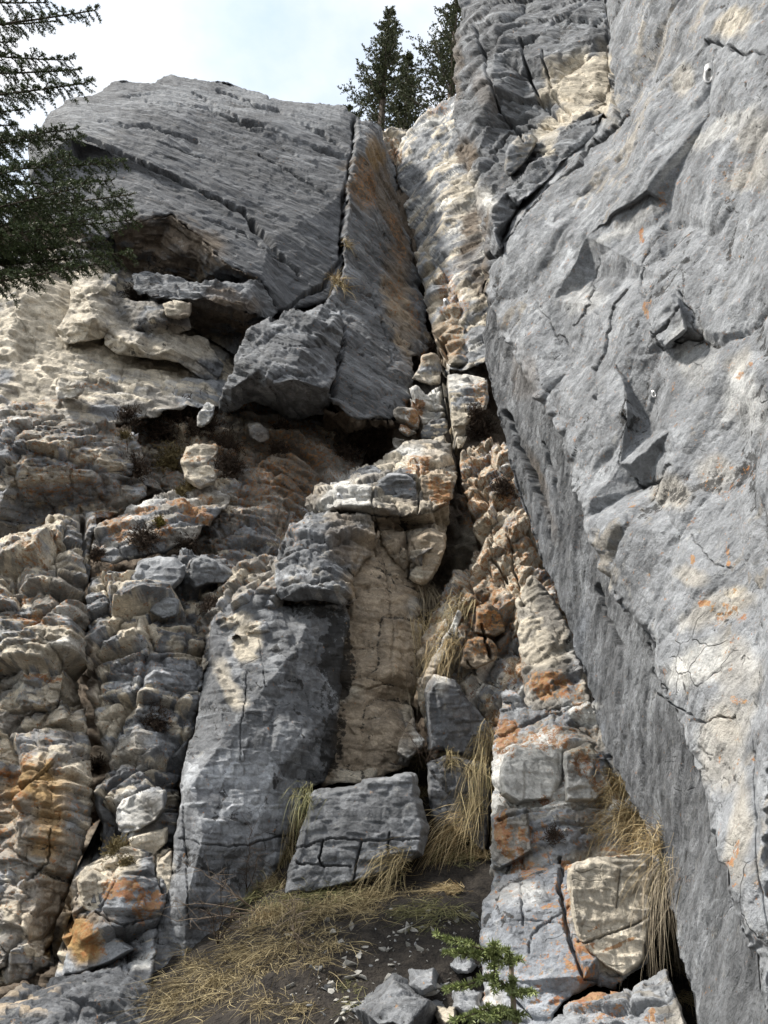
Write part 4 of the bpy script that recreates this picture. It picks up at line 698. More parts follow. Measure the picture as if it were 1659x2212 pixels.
SB('tall cream and orange rock leaning on the right side of the gully crack', [(953, 825), (962, 808), (990, 803), (1030, 808), (1052, 822), (1060, 860), (1050, 890), (1020, 905), (1005, 925), (1008, 950), (995, 975), (978, 955), (968, 930), (975, 900), (960, 870)], 7.9, ty=-.25, base='cream', mixes=[('lgrey', .25, 2)])
SB('low dark grey hump on the left end of the pillar top', [(748, 1038), (752, 1020), (775, 1008), (808, 1000), (830, 1010), (828, 1030), (800, 1038), (770, 1042)], 7.15, base='dgrey', mixes=[('lgrey', .3, 3)])
SB('broken grey block forming the middle of the pillar top', [(806, 1055), (815, 1035), (840, 1020), (880, 1022), (904, 1045), (905, 1085), (900, 1110), (870, 1095), (806, 1088)], 6.75, base='grey', mat=ROCK_STRATA, mixes=[('lgrey', .3, 3)])
SB('square block crusted with orange lichen at the right end of the pillar top', [(904, 1030), (925, 1018), (960, 1012), (980, 1030), (978, 1080), (950, 1092), (912, 1098), (908, 1070)], 6.85, base='tan')
SB('smooth cream block carrying a bolt at the left of the pillar top', [(712, 1062), (725, 1048), (775, 1042), (804, 1050), (806, 1092), (760, 1102), (720, 1100)], 6.62, base='white', mixes=[('cream', .4, 2)], layers=[('brick', .2, .12, 0.009, 0.07, 1), ('tri', 0.18, 0.11, 0.012, 17, 31), ('fbm', 3, .015, 2)])
SB('smooth tan wedge hanging below the pillar top beside the dark cleft', [(882, 1160), (930, 1140), (965, 1150), (968, 1180), (950, 1225), (925, 1262), (905, 1268), (880, 1248), (900, 1210)], 6.55, base='tan', mixes=[('cream', .35, 2)], layers=[('brick', .3, .25, 0.010, 0.07, 1), ('tri', 0.27, 0.24, 0.019, 17, 31), ('fbm', 3, .015, 2)], mat=ROCK_FLOW)
# left side
SB('pale angular wedge standing upright behind the dark cushion shrubs', [(424, 920), (428, 890), (445, 868), (466, 872), (464, 895), (452, 915), (436, 926)], 7.55, base='white', mixes=[('lgrey', .5, 3)])
SB('tilted grey and tan rock under the hanging nose', [(530, 912), (560, 910), (582, 930), (584, 952), (560, 960), (540, 945)], 7.75, base='warm', mixes=[('lgrey', .4, 3)])
SB('white faceted block at the right end of the cream ledges', [(120, 860), (125, 808), (150, 812), (185, 830), (180, 850), (160, 862), (130, 868)], 7.2, base='white', mixes=[('lgrey', .4, 2)])
SB('small white topped block under the second roof', [(352, 655), (380, 650), (416, 655), (412, 688), (385, 690), (356, 685)], 7.75, base='cream')
SB('large smooth grey block on top of the broken column', [(278, 1280), (280, 1245), (300, 1210), (340, 1198), (380, 1200), (402, 1222), (398, 1250), (370, 1280), (330, 1300), (300, 1305)], 6.22, ty=-.2, base='lgrey', mixes=[('grey', .4, 2)], layers=[('brick', .3, .16, 0.009, 0.04, 1), ('tri', 0.27, 0.15, 0.012, 17, 31), ('fbm', 3, .015, 2)])
SB('dark pointed block beside the smooth one on top of the broken column', [(405, 1250), (412, 1215), (435, 1195), (470, 1210), (512, 1240), (490, 1262), (450, 1262), (420, 1275)], 6.3, base='grey')
SB('jutting grey block with a square underside in the broken column', [(320, 1320), (328, 1295), (360, 1280), (390, 1300), (385, 1330), (350, 1340)], 6.08, base='lgrey')
SB('rounded pale grey block wedged low in the broken column', [(247, 1745), (260, 1722), (285, 1712), (330, 1700), (362, 1705), (362, 1745), (340, 1778), (300, 1800), (265, 1810), (250, 1785)], 5.55, base='lgrey', mixes=[('white', .3, 2)], bulge=.25)
SB('cream sunlit block under the rounded grey one', [(275, 1810), (320, 1795), (368, 1782), (365, 1820), (335, 1855), (320, 1890), (300, 1850), (280, 1840)], 5.5, base='cream')
SB('cream flake split off along a dark crack', [(340, 1950), (325, 1900), (335, 1865), (372, 1830), (376, 1870), (370, 1930), (348, 1955)], 5.35, base='cream', mixes=[('tan', .3, 2)])
SB('ochre stained slab at the foot of the broken column', [(132, 2112), (140, 2060), (165, 1985), (210, 1980), (220, 2010), (260, 2020), (300, 2050), (240, 2085), (170, 2108)], 5.12, base='lgrey', mixes=[('ochre', .3, 1.5)], layers=[('brick', .4, .3, 0.014, 0.07, 1), ('tri', 0.36, 0.28, 0.023, 17, 31), ('fbm', 2, .02, 3)])
SB('cream block with orange patches above the ochre slab', [(165, 1960), (168, 1900), (190, 1870), (240, 1895), (290, 1905), (330, 1940), (332, 1990), (290, 2000), (240, 1998), (215, 1990), (185, 1972)], 5.2, base='cream', mixes=[('lgrey', .35, 2)])
SB('orange tinged cream block on the edge of the shelf behind the shrubs', [(390, 990), (400, 962), (470, 955), (475, 975), (450, 1000), (470, 1020), (468, 1045), (430, 1060), (400, 1040)], 7.2, base='cream', mixes=[('warm', .4, 3)])
# right wall
SB('cracked rectangular block standing out of the right wall', [(1395, 712), (1420, 672), (1450, 628), (1468, 640), (1486, 715), (1460, 735), (1435, 755), (1412, 738)], 3.58, tx=-.3, base='lgrey', mixes=[('mgrey', .4, 3)], bulge=.06, layers=[('brick', .2, .1, 0.007, 0.07, 1), ('tri', 0.18, 0.10, 0.010, 17, 31), ('fbm', 3, .012, 3)])
SB('long square edged flake along the diagonal groove high on the right wall', [(1040, 470), (1075, 420), (1130, 370), (1180, 320), (1240, 262), (1290, 225), (1310, 240), (1290, 290), (1230, 340), (1170, 400), (1120, 450), (1085, 520), (1060, 560), (1048, 520)], 5.15, tx=-.25, ty=-.1, base='grey', mixes=[('lgrey', .3, 2)], bulge=.12, edge=9, thick=.5)
SB('round bellied block tucked under the pale scar', [(1085, 370), (1095, 320), (1120, 290), (1150, 285), (1165, 300), (1150, 330), (1130, 360), (1100, 385)], 5.35, base='warm', mixes=[('grey', .4, 2)])
# gully floor and corner
SB('big cracked grey block standing at the head of the soil slope', [(612, 1935), (620, 1880), (640, 1820), (662, 1760), (668, 1725), (655, 1712), (680, 1702), (800, 1685), (880, 1668), (902, 1672), (905, 1720), (925, 1790), (915, 1850), (860, 1880), (800, 1905), (720, 1925), (660, 1938)], 5.35, ty=-.09, tx=.05, bulge=.1, shrink=.9, base='grey', mixes=[('dgrey', .35, 1.5)],
   layers=[('brick', .6, .35, 0.013, 0.04, 1), ('tri', 0.54, 0.33, 0.019, 17, 31), ('brick', .15, .1, 0.004, 0.07, 2), ('tri', 0.14, 0.10, 0.007, -28, 32), ('fbm', 2, .025, 3)], cat='rock block', edge=6, thick=.8)
SB('dark grey pentagonal rock with a chipped corner between two grass streaks', [(915, 1490), (935, 1455), (985, 1470), (1020, 1520), (1058, 1560), (1062, 1590), (1050, 1625), (1010, 1640), (985, 1635), (950, 1622), (925, 1625), (918, 1560)], 5.85, base='grey', mixes=[('dgrey', .4, 2)], shrink=.85, bulge=.15,
   layers=[('brick', .35, .3, 0.014, 0.07, 1), ('tri', 0.32, 0.28, 0.024, 17, 31), ('brick', .12, .1, 0.005, 0.09, 2), ('tri', 0.11, 0.10, 0.010, -28, 32), ('fbm', 2.5, .02, 3)], cat='rock')
SB('thin pale quartz white sliver along the left edge of the pentagonal rock', [(905, 1480), (925, 1430), (950, 1395), (975, 1345), (990, 1310), (1000, 1330), (985, 1380), (955, 1430), (930, 1470), (918, 1500)], 6.05, base='white', bulge=.06, mixes=[('cream', .4, 3)])
SB('low dark grey rock behind the hanging grass', [(925, 1740), (922, 1650), (960, 1632), (1020, 1640), (1060, 1650), (1062, 1790), (1050, 1850), (1000, 1800), (960, 1790), (940, 1800)], 5.75, base='dgrey', shrink=.9, cat='rock')
SB('leaning pale pinkish slab at the foot of the tan wall', [(855, 1630), (862, 1590), (880, 1562), (895, 1545), (900, 1580), (925, 1600), (900, 1630), (880, 1645)], 6.0, base='warm', mixes=[('white', .3, 2)], bulge=.05)
SB('rust red cracked block in the rubble above the pentagonal rock', [(990, 1440), (1000, 1400), (1010, 1378), (1050, 1375), (1080, 1400), (1075, 1425), (1050, 1440), (1020, 1450)], 5.95, base='tan', mixes=[('brown', .4, 3)], bulge=.1)
SB('rust brown slab in the rubble under a grass tuft', [(1020, 1370), (1030, 1310), (1060, 1300), (1085, 1330), (1095, 1365), (1070, 1378)], 6.1, base='tan', mixes=[('brown', .4, 3)], bulge=.1)
SB('smooth grey white block on top of the white step', [(1075, 1680), (1085, 1630), (1110, 1605), (1180, 1608), (1215, 1612), (1215, 1680), (1200, 1735), (1120, 1745), (1080, 1720)], 4.95, base='white', mixes=[('cream', .3, 1.5), ('lgrey', .12, 2)], shrink=.82, layers=[('brick', .35, .2, 0.014, 0.07, 1), ('tri', 0.32, 0.19, 0.022, 17, 31), ('fbm', 2.5, .02, 3)])
SB('pale block stepping down beside the big white one', [(1215, 1625), (1270, 1600), (1310, 1640), (1330, 1700), (1290, 1735), (1220, 1735)], 4.9, base='warm', mixes=[('cream', .4, 2)], shrink=.85)
SB('orange crusted grey block at the left edge of the step', [(1060, 1880), (1058, 1760), (1085, 1745), (1140, 1745), (1150, 1790), (1155, 1840), (1110, 1868), (1075, 1885)], 4.75, base='lgrey', mixes=[('warm', .4, 2)], shrink=.85)
SB('cream sharp cornered flake resting over the dark notch of the corner block', [(1222, 1870), (1270, 1852), (1400, 1842), (1425, 1860), (1420, 1960), (1400, 2040), (1395, 2080), (1350, 2120), (1310, 2100), (1262, 2060), (1240, 2020), (1228, 1950)], 3.88, base='cream', mixes=[('warm', .35, 1.5)], shrink=.9, bulge=.1, thick=.35, edge=5,
   layers=[('brick', .5, .4, 0.009, 0.02, 1), ('tri', 0.45, 0.38, 0.014, 17, 31), ('brick', .15, .1, 0.004, 0.07, 2), ('tri', 0.14, 0.10, 0.006, -28, 32), ('fbm', 2.5, .02, 3)])
for x, y, r, Y, b, lb in ((850, 2180, 100, 3.85, 'grey', 'large grey boulder cut by the bottom edge of the photo, left of the sapling'), (915, 2115, 44, 4.15, 'lgrey', 'pale wedge shaped stone leaning behind the large grey boulder'),
                          (1010, 2165, 46, 3.95, 'lgrey', 'pale stone behind the sapling stem'), (1070, 2185, 36, 3.8, 'white', 'white stone at the foot of the corner block'), (965, 2190, 34, 3.85, 'cream', 'cream stone between the boulder and the sapling'), (1000, 2085, 32, 4.25, 'lgrey', 'grey stone beside the corner block in the dark soil')):
    n = 8; SB(lb, [(x + r * (.9 + .25 * math.sin(3.1 * k + x)) * math.cos(6.2832 * k / n), y + r * .8 * (.9 + .3 * math.sin(2.3 * k + y)) * math.sin(6.2832 * k / n)) for k in range(n)], Y, base=b, bulge=r * .004, ty=-.5, shrink=.6, name='boulder' if r > 50 else 'rock', cat='boulder' if r > 50 else 'rock')
# ---------------------------------------------------------------- soil slope
def simple_mat(name, c0, c1, scale=14, rough=.9, bumpd=0, det=6, island=False):
    m = bpy.data.materials.new(name); m.use_nodes = True; nt = m.node_tree; L = nt.links.new
    b = nt.nodes['Principled BSDF']; b.inputs['Roughness'].default_value = rough; b.inputs['Specular IOR Level'].default_value = .3
    g = nn(nt, 'ShaderNodeNewGeometry'); n1 = nn(nt, 'ShaderNodeTexNoise'); n1.inputs['Scale'].default_value = scale; n1.inputs['Detail'].default_value = det; n1.inputs['Roughness'].default_value = .65; L(g.outputs['Position'], n1.inputs['Vector'])
    r_ = nn(nt, 'ShaderNodeValToRGB'); r_.color_ramp.elements[0].color = (*c0, 1); r_.color_ramp.elements[1].color = (*c1, 1); r_.color_ramp.elements[0].position = .36; r_.color_ramp.elements[1].position = .66
    L(g.outputs['Random Per Island'] if island else n1.outputs[0], r_.inputs[0]); L(r_.outputs[0], b.inputs['Base Color'])
    if island: r_.color_ramp.elements[0].position = 0; r_.color_ramp.elements[1].position = 1
    if bumpd:
        n2 = nn(nt, 'ShaderNodeTexNoise'); n2.inputs['Scale'].default_value = scale * 4; n2.inputs['Detail'].default_value = 6; L(g.outputs['Position'], n2.inputs['Vector'])
        bp = nn(nt, 'ShaderNodeBump'); bp.inputs['Distance'].default_value = bumpd; bp.inputs['Strength'].default_value = 1; L(n2.outputs[0], bp.inputs['Height']); L(bp.outputs[0], b.inputs['Normal'])
    return m
SOIL = simple_mat('dark_soil', (.012, .010, .009), (.05, .042, .034), 16, .95, .025)
SLOPE = [(-30, -.1), (1.2, 0), (2.0, .3), (3.0, .85), (4.0, 1.40), (5.3, 1.98), (6.2, 2.45), (7.5, 3.2), (12, 4.5)]
def gz(x, y):
    x = np.asarray(x, float); y = np.asarray(y, float)
    z = np.interp(y, [s[0] for s in SLOPE], [s[1] for s in SLOPE])
    p = np.stack([x, y, 0 * x], -1)
    return z + .06 * fbm(p * 1.6, 3, 3) + .05 * fbm(p * 6, 4, 4, .6) - (.45 * np.clip(-x - .5, 0, .8) + 1.3 * np.clip(-x - 1.3, 0, 1.2)) * np.clip((y - 1.5) / 2, 0, 1)
gx = np.concatenate([np.arange(-40, -2.5, 1.5), np.arange(-2.5, 3, .022), np.arange(3, 40, 1.5)]); gy = np.concatenate([np.arange(-40, 2, 1.0), np.arange(2, 7, .022), np.arange(7, 30, 1)])
X, Y = np.meshgrid(gx, gy); Z = gz(X, Y); n, m = X.shape
I = np.arange(n * m).reshape(n, m)
tag(mesh_obj('ground', np.stack([X, Y, Z], -1).reshape(-1, 3), np.stack([I[:-1, :-1], I[:-1, 1:], I[1:, 1:], I[1:, :-1]], -1).reshape(-1, 4), SOIL, smooth=True, origin=(0, 0, 0)), kind='structure')
def ground_hit(px, py):
    r = ray(px, py); t = np.linspace(2, 9, 600); P = np.array([0, 0, CAMZ]) + r * t[:, None]
    b = P[:, 2] < gz(P[:, 0], P[:, 1])
    return P[np.argmax(b)] if b.any() else None
def place(px, py):
    a = hit(px, py); g = ground_hit(px, py)
    if a is None and g is None: return at(px, py, 6.0), np.array([0, -1., 0])
    if g is not None and (a is None or np.linalg.norm(g - [0, 0, CAMZ]) < a[0]): return g, np.array([0, -.4, .9])
    return a[1], a[2]
def px2m(P, n): return n / FPX * float((np.asarray(P) - [0, 0, CAMZ]) @ np.array([0, cP, sP]))
UPV = np.array([0, 0, 1.0])
def unit(a): return a / np.maximum(np.linalg.norm(a, axis=-1, keepdims=True), 1e-9)

# ---------------------------------------------------------------- ribbons: blades, twigs, needles
def ribbons(pts, wid, side):
    """pts (n, k, 3) centre lines, wid (n, k) half widths, side (n, 3) -> vertices and quads"""
    n, k, _ = pts.shape
    a = pts + side[:, None] * wid[..., None]; b = pts - side[:, None] * wid[..., None]
    V = np.stack([a, b], 2).reshape(-1, 3); I = np.arange(n * k * 2).reshape(n, k, 2)
    F = np.stack([I[:, :-1, 0], I[:, 1:, 0], I[:, 1:, 1], I[:, :-1, 1]], -1).reshape(-1, 4)
    return V, F
def tubes(paths, radii, sides=6):
    Vs, Fs, n0 = [], [], 0
    for P, r in zip(paths, radii):
        P = np.asarray(P, float); r = np.broadcast_to(r, len(P)); t = unit(np.gradient(P, axis=0)); s = unit(np.cross(t, [.3, .2, 1.0])); u = np.cross(t, s)
        th = np.arange(sides) * 2 * math.pi / sides
        ring = P[:, None] + r[:, None, None] * (np.cos(th)[None, :, None] * s[:, None] + np.sin(th)[None, :, None] * u[:, None])
        k = len(P); I = np.arange(k * sides).reshape(k, sides) + n0; J = np.roll(I, -1, 1)
        Vs.append(ring.reshape(-1, 3)); Fs.append(np.stack([I[:-1], J[:-1], J[1:], I[1:]], -1).reshape(-1, 4)); n0 += k * sides
    return np.concatenate(Vs), np.concatenate(Fs)
def join(*vf):
    V, F, n = [], [], 0
    for v, f in vf: V.append(v); F.append(f + n); n += len(v)
    return np.concatenate(V), np.concatenate(F)
def needles(P0, P1, per_m, ln, wd, rg, up=.15):
    """needles all round the twigs P0 -> P1"""
    d = P1 - P0; l = np.linalg.norm(d, axis=1); cnt = np.maximum(3, (l * per_m).astype(int)); idx = np.repeat(np.arange(len(P0)), cnt); n = len(idx)
    t = rg.random(n); base = P0[idx] + d[idx] * t[:, None]; ax = unit(d[idx])
    r = unit(np.cross(ax, rg.normal(size=(n, 3)))); dr = unit(r + ax * rg.uniform(.5, 1.1, n)[:, None] + UPV * up)
    L_ = ln * rg.uniform(.7, 1.15, n); tip = base + dr * L_[:, None]; sd = unit(np.cross(dr, rg.normal(size=(n, 3))))
    pts = np.stack([base, base + (tip - base) * .55, tip], 1); w_ = wd * np.array([.7, 1.0, .15])[None] * np.ones((n, 1))
    return ribbons(pts, w_, sd)

GRASS_DRY = simple_mat('dry_grass', (.10, .07, .03), (.44, .36, .20), rough=.7, island=True); GRASS_GOLD = simple_mat('golden_grass', (.20, .135, .055), (.60, .48, .28), rough=.7, island=True)
GRASS_GREY = simple_mat('grey_dead_grass', (.09, .07, .045), (.38, .32, .23), rough=.7, island=True); GRASS_GREEN = simple_mat('green_grass', (.07, .08, .025), (.30, .27, .13), rough=.7, island=True)
NEEDLE = simple_mat('spruce_needles', (.025, .042, .018), (.12, .155, .06), rough=.6, island=True); NEEDLE_FAR = simple_mat('fir_foliage', (.022, .032, .014), (.10, .11, .045), rough=.7, island=True)
NEEDLE_YOUNG = simple_mat('young_spruce_needles', (.09, .12, .04), (.30, .34, .13), rough=.5, island=True); BARK = simple_mat('bark', (.05, .04, .03), (.14, .11, .085), 30, .9, .01)
TWIG = simple_mat('brown_twigs', (.030, .021, .016), (.10, .072, .052), 12, .9); TWIG_PALE = simple_mat('pale_twigs', (.16, .12, .09), (.32, .26, .2), 20, .9); TWIG_OLIVE = simple_mat('olive_twigs', (.09, .07, .03), (.22, .18, .09), 20, .9)
MOSS = simple_mat('moss', (.08, .07, .015), (.24, .20, .05), 40, .9)

def blades(P, N, n, ln, rg, spread=.5, lean=(0, 0, 0), foot=.05, wd=.0016, droop=1.0):
    """a tuft of curved blades rooted round P, leaning out from the rock and bending over with their weight"""
    N = unit(N); out = unit(N * .6 + UPV * .55 + np.asarray(lean, float) * 1.0)
    rad = rg.normal(size=(n, 3)) * foot; rad -= N * (rad @ N)[:, None]; base = P + rad - N * .01
    d = unit(out + rg.normal(size=(n, 3)) * spread); L_ = ln * rg.uniform(.25, 1.25, n)
    k = 6; s = np.linspace(0, 1, k); g = np.array([0, 0, -1.0]) + np.asarray(lean, float) * .6 + N * .12
    bend = droop * rg.uniform(.5, 1.4, n)
    pts = base[:, None] + L_[:, None, None] * (d[:, None] * (s - .35 * s ** 2 * np.minimum(bend, 1.3)[:, None])[..., None] + g * (bend[:, None] * .75 * s ** 2)[..., None])
    pts += (rg.normal(size=(n, 1, 3)) * .16 * ln) * (s ** 2)[None, :, None] + rg.normal(size=(n, 1, 3)) * .07 * ln * np.sin(s * 5)[None, :, None]
    # keep blades outside the rock plane
    off = ((pts - P) @ N); pts += N * np.maximum(0, .012 - off)[..., None]
    w_ = wd * rg.uniform(.6, 1.3, n)[:, None] * np.array([.8, 1, .95, .8, .55, .1])[None]
    sd = unit(np.cross(d, rg.normal(size=(n, 3))))
    return ribbons(pts, w_, sd)
def grass_tuft(label, px, py, ln, n=160, mat=None, lean=(0, 0, 0), group=None, spread=.45, foot=None, droop=1.0, name='grass_tuft'):
    P, N = place(px, py); rg = np.random.default_rng(int(px * 7 + py)); l = px2m(P, ln)
    n = int(n * .75); V, F = blades(P, N, n, l, rg, spread, lean, foot if foot else l * .16, max(.0009, px2m(P, .55)), droop)
    t = empty(name, tuple(P), label, 'grass', group); mesh_obj('dry_blades', V, F, mat or GRASS_DRY, t)
    m = max(6, n // 7); V, F = blades(P, N, m, l * .7, rg, spread * 1.3, lean, (foot if foot else l * .16), max(.0009, px2m(P, .5)), droop * .7)
    mesh_obj('shorter_blades', V, F, GRASS_GREEN if mat is not GRASS_GREY else GRASS_DRY, t)
    return t
G = grass_tuft
G('golden tuft growing from the crack of the upper left buttress, largest on that face', 735, 612, 52, 180, GRASS_GOLD, (-.1, 0, 0), spread=.8, droop=.8)
G('small golden tuft above the larger one in the same crack', 752, 528, 34, 82, GRASS_GOLD, (0, 0, 0), spread=.7)
G('reddish dry grass hanging in the cleft under the tan wedge', 925, 1275, 76, 112, GRASS_GREY, (-.1, 0, -.5), spread=.3, droop=1.4)
G('long pale grass hanging between the tan wall and the white sliver', 915, 1345, 94, 161, GRASS_GOLD, (-.1, 0, -.5), spread=.3, droop=1.4)
G('dark dry grass at the bottom of the cleft beside the tan wall', 902, 1425, 90, 112, GRASS_GREY, (0, 0, -.5), spread=.32, droop=1.4)
G('thick tuft hanging from the rubble wall over the white sliver', 1005, 1315, 86, 198, GRASS_DRY, (-.35, 0, -.4), spread=.32, droop=1.4)
G('lower tuft draped down the white sliver', 975, 1385, 90, 135, GRASS_GOLD, (-.3, 0, -.4), spread=.32, droop=1.4)
G('grass crest between the leaning pink slab and the pentagonal rock', 905, 1640, 85, 180, GRASS_DRY, (-.3, 0, 0), spread=.5)
G('shaggy tuft hanging over the right corner of the big cracked block', 915, 1715, 108, 235, GRASS_DRY, (-.08, -.1, -.3), spread=.35, droop=1.5)
G('dry fringe under the overhang of the pentagonal rock', 975, 1640, 55, 120, GRASS_DRY, (.1, 0, 0), spread=.5)
G('uppermost tuft of the grass streak right of the pentagonal rock', 1055, 1590, 86, 161, GRASS_DRY, (-.25, 0, -.4), spread=.32, droop=1.4)
G('second tuft down the grass streak beside the white step', 1045, 1660, 101, 198, GRASS_DRY, (-.25, 0, -.4), spread=.32, droop=1.4)
G('third tuft down the grass streak, behind the orange crusted block', 1030, 1740, 94, 186, GRASS_DRY, (-.5, 0, -.4), spread=.32, droop=1.4)
G('long combed tuft lying along the right foot of the cracked block', 995, 1790, 108, 235, GRASS_GOLD, (-.9, -.1, -.4), spread=.3, droop=1.3)
G('tuft curling round the lower right corner of the cracked block', 930, 1840, 86, 198, GRASS_DRY, (-.8, 0, -.3), spread=.35, droop=1.3)
G('bushy tuft where the soil meets the cracked block', 870, 1865, 100, 198, GRASS_DRY, (-.7, 0, -.2), spread=.35, droop=1.2)
G('yellow green tuft against the left side of the orange crusted block', 1035, 1850, 86, 223, GRASS_GOLD, (-.6, 0, -.1), spread=.35, droop=1.2)
G('pale swept tuft on the soil below the yellow green one', 985, 1925, 79, 210, GRASS_GOLD, (-.8, 0, -.2), spread=.3, droop=1.2)
G('tuft at the top of the narrow strip between pillar and cracked block', 658, 1712, 70, 112, GRASS_GREEN, (-.1, 0, -.4), spread=.3, droop=1.4)
G('tuft half way down the strip between pillar and cracked block', 645, 1775, 85, 150, GRASS_DRY, (-.2, 0, -.4), spread=.32, droop=1.4)
G('tuft in the strip beside the left edge of the cracked block', 622, 1840, 79, 173, GRASS_DRY, (-.2, 0, -.4), spread=.35, droop=1.3)
G('big tuft at the lower left corner of the cracked block', 600, 1915, 94, 260, GRASS_DRY, (-.25, 0, -.2), spread=.35, droop=1.2)
G('straggling tuft spreading down from the strip over the soil', 585, 1985, 108, 260, GRASS_GOLD, (.1, -.1, 0), spread=.5, droop=1.1)
G('golden tuft at the foot of the white step against the streaked wall', 1330, 1695, 102, 379, GRASS_GOLD, (-.45, 0, 0), spread=.5, droop=1)
G('wide golden tuft overhanging the ledge beside the streaked wall', 1365, 1765, 112, 484, GRASS_GOLD, (-.6, 0, -.1), spread=.4, droop=1)
G('golden tuft on the corner of the cream flake', 1410, 1825, 128, 316, GRASS_GOLD, (-.3, 0, -.1), spread=.4)
G('thin grass along the top edge of the cream flake', 1300, 1800, 60, 105, GRASS_GOLD, (-.6, 0, 0), spread=.4)
G('long grey dead grass hanging down behind the cream flake', 1435, 1880, 137, 235, GRASS_GREY, (-.05, -.1, -.6), spread=.24, droop=1.5)
G('second curtain of grey grass in the slot beside the streaked wall', 1445, 1980, 137, 210, GRASS_GREY, (0, -.1, -.6), spread=.24, droop=1.5)
G('yellow tuft low in the slot beside the streaked wall', 1460, 2080, 94, 173, GRASS_GOLD, (.1, -.1, -.5), spread=.3, droop=1.5)
G('yellow tuft cut by the bottom edge in the slot beside the streaked wall', 1480, 2160, 86, 161, GRASS_GOLD, (.1, -.1, -.5), spread=.3, droop=1.5)
# the matted grass on the soil: nobody could count it
rg = np.random.default_rng(5); parts = []
for x, y, rx, ry_, n in ((470, 2110, 90, 36, 40), (560, 2060, 70, 40, 34), (640, 1990, 80, 30, 34), (730, 1960, 80, 18, 26), (820, 1925, 70, 16, 22), (400, 2150, 50, 36, 24), (520, 2170, 140, 30, 26), (660, 2060, 70, 40, 20), (900, 1960, 60, 30, 12), (960, 1990, 40, 30, 12), (760, 2140, 60, 40, 5), (1000, 1860, 30, 20, 10), (560, 1940, 30, 30, 16), (620, 1950, 40, 14, 14), (700, 1935, 60, 8, 12)):
    for _ in range(int(n * .62)):
        qx, qy = rg.normal(x, rx * .6), rg.normal(y, ry_ * .6); P = ground_hit(qx, qy)
        if P is None or P[1] > 6.2: continue
        parts.append(blades(P, np.array([0, -.35, .9]), int(rg.integers(20, 46)), rg.uniform(.08, .27), rg, .75, (rg.uniform(-.9, .3), -.3, -.3), .04, px2m(P, .5), 1.0))
h_ = len(parts) * 3 // 4
for nm, pr, mt, lb in (('dry_grass', parts[:h_], GRASS_DRY, 'matted straw coloured grass over the soil slope'), ('dry_grass', parts[h_:], GRASS_GREEN, 'olive green blades among the matted grass')):
    V, F = join(*pr); tag(mesh_obj(nm, V, F, mt, origin=(0, 5, 1.5)), lb, 'grass', kind='stuff')

# ---------------------------------------------------------------- cushion shrubs on the ledges
def cushion(label, px, py, r, mat=None, n=None, flat=.8, drop=.2, name='cushion_shrub', group=None):
    P, N = place(px, py); rg = np.random.default_rng(int(px * 3 + py)); R0 = px2m(P, r); n = n or int(130 + r * 11)
    t = empty(name, tuple(P), label, 'shrub', group)
    root = P - N * R0 * .3 + rg.normal(size=(n, 3)) * R0 * .38
    d = unit(rg.normal(size=(n, 3)) + N * .9 + UPV * .35); L_ = R0 * rg.uniform(.35, .8, n)
    k = 4; s = np.linspace(0, 1, k); pts = root[:, None] + d[:, None] * (L_[:, None] * s)[..., None] + rg.normal(size=(n, k, 3)) * R0 * .05 * s[None, :, None]
    w_ = np.full((n, k), px2m(P, .75)) * np.array([1.2, 1, .8, .5]); a = ribbons(pts, w_, unit(np.cross(d, rg.normal(size=(n, 3)))))
    tip = pts[:, rg.integers(1, k, 1)[0]]; m = 3; idx = np.repeat(np.arange(n), m); b0 = pts[idx, rg.integers(1, k, n * m)]
    d2 = unit(d[idx] + rg.normal(size=(n * m, 3)) * .8); l2 = R0 * rg.uniform(.1, .28, n * m); p2 = np.stack([b0, b0 + d2 * l2[:, None] * .6, b0 + d2 * l2[:, None]], 1)
    b = ribbons(p2, np.full((n * m, 3), px2m(P, .75)) * np.array([1, .9, .5]), unit(np.cross(d2, rg.normal(size=(n * m, 3)))))
    V, F = join(a, b); mesh_obj('twigs', V, F, mat or TWIG, t); return t
K = cushion
K('large round brown cushion shrub left of the white wedge', 388, 905, 48); K('dark bushy mat under the large brown shrub', 350, 928, 34); K('dark mat between the white wedge and the nose', 440, 930, 34)
K('grey brown conical shrub in front of the orange ledge', 372, 1000, 36, TWIG_OLIVE); K('tall dark shrub hanging right of the orange ledge', 492, 965, 30); K('black lower end of the tall hanging shrub', 498, 1015, 32)
K('dark shrub hanging in the hollow left of the conical shrub', 298, 1010, 30); K('small dark shrub above the shelf band', 282, 895, 24); K('small tan shrub under the small dark one', 272, 938, 16, TWIG_OLIVE)
K('low shrub below the conical one above the orange slab', 408, 1052, 22, TWIG_OLIVE); K('shrub on the brown recess wall under the nose', 598, 975, 20); K('flat brown shrub on the wall right of the tilted rock', 610, 925, 18)
K('dark shrub in the hollow under the orange slab', 315, 1165, 34); K('dark shrub beside the top of the broken column', 400, 1178, 24); K('tiny dark shrub in the joint between the two left columns', 207, 1195, 16)
K('black debris shrub in the cleft right of the leaning chockstone', 1035, 925, 34); K('second dark shrub in the cleft, lower and darker', 1022, 890, 22); K('dark shrub in the hollow of the rubble wall next to the streaked face', 1085, 1055, 26)
K('small nest like shrub on top of the rounded chockstone', 931, 748, 11); K('dry brown shrub on the broken column above the cream block', 250, 1835, 28, TWIG_OLIVE); K('smaller dry shrub just below that brown one', 278, 1868, 17, TWIG_OLIVE)
K('dark shrub under the roof of the broken column', 330, 1560, 30); K('dark moss shrub beside the top of the grey pillar', 455, 1305, 20)
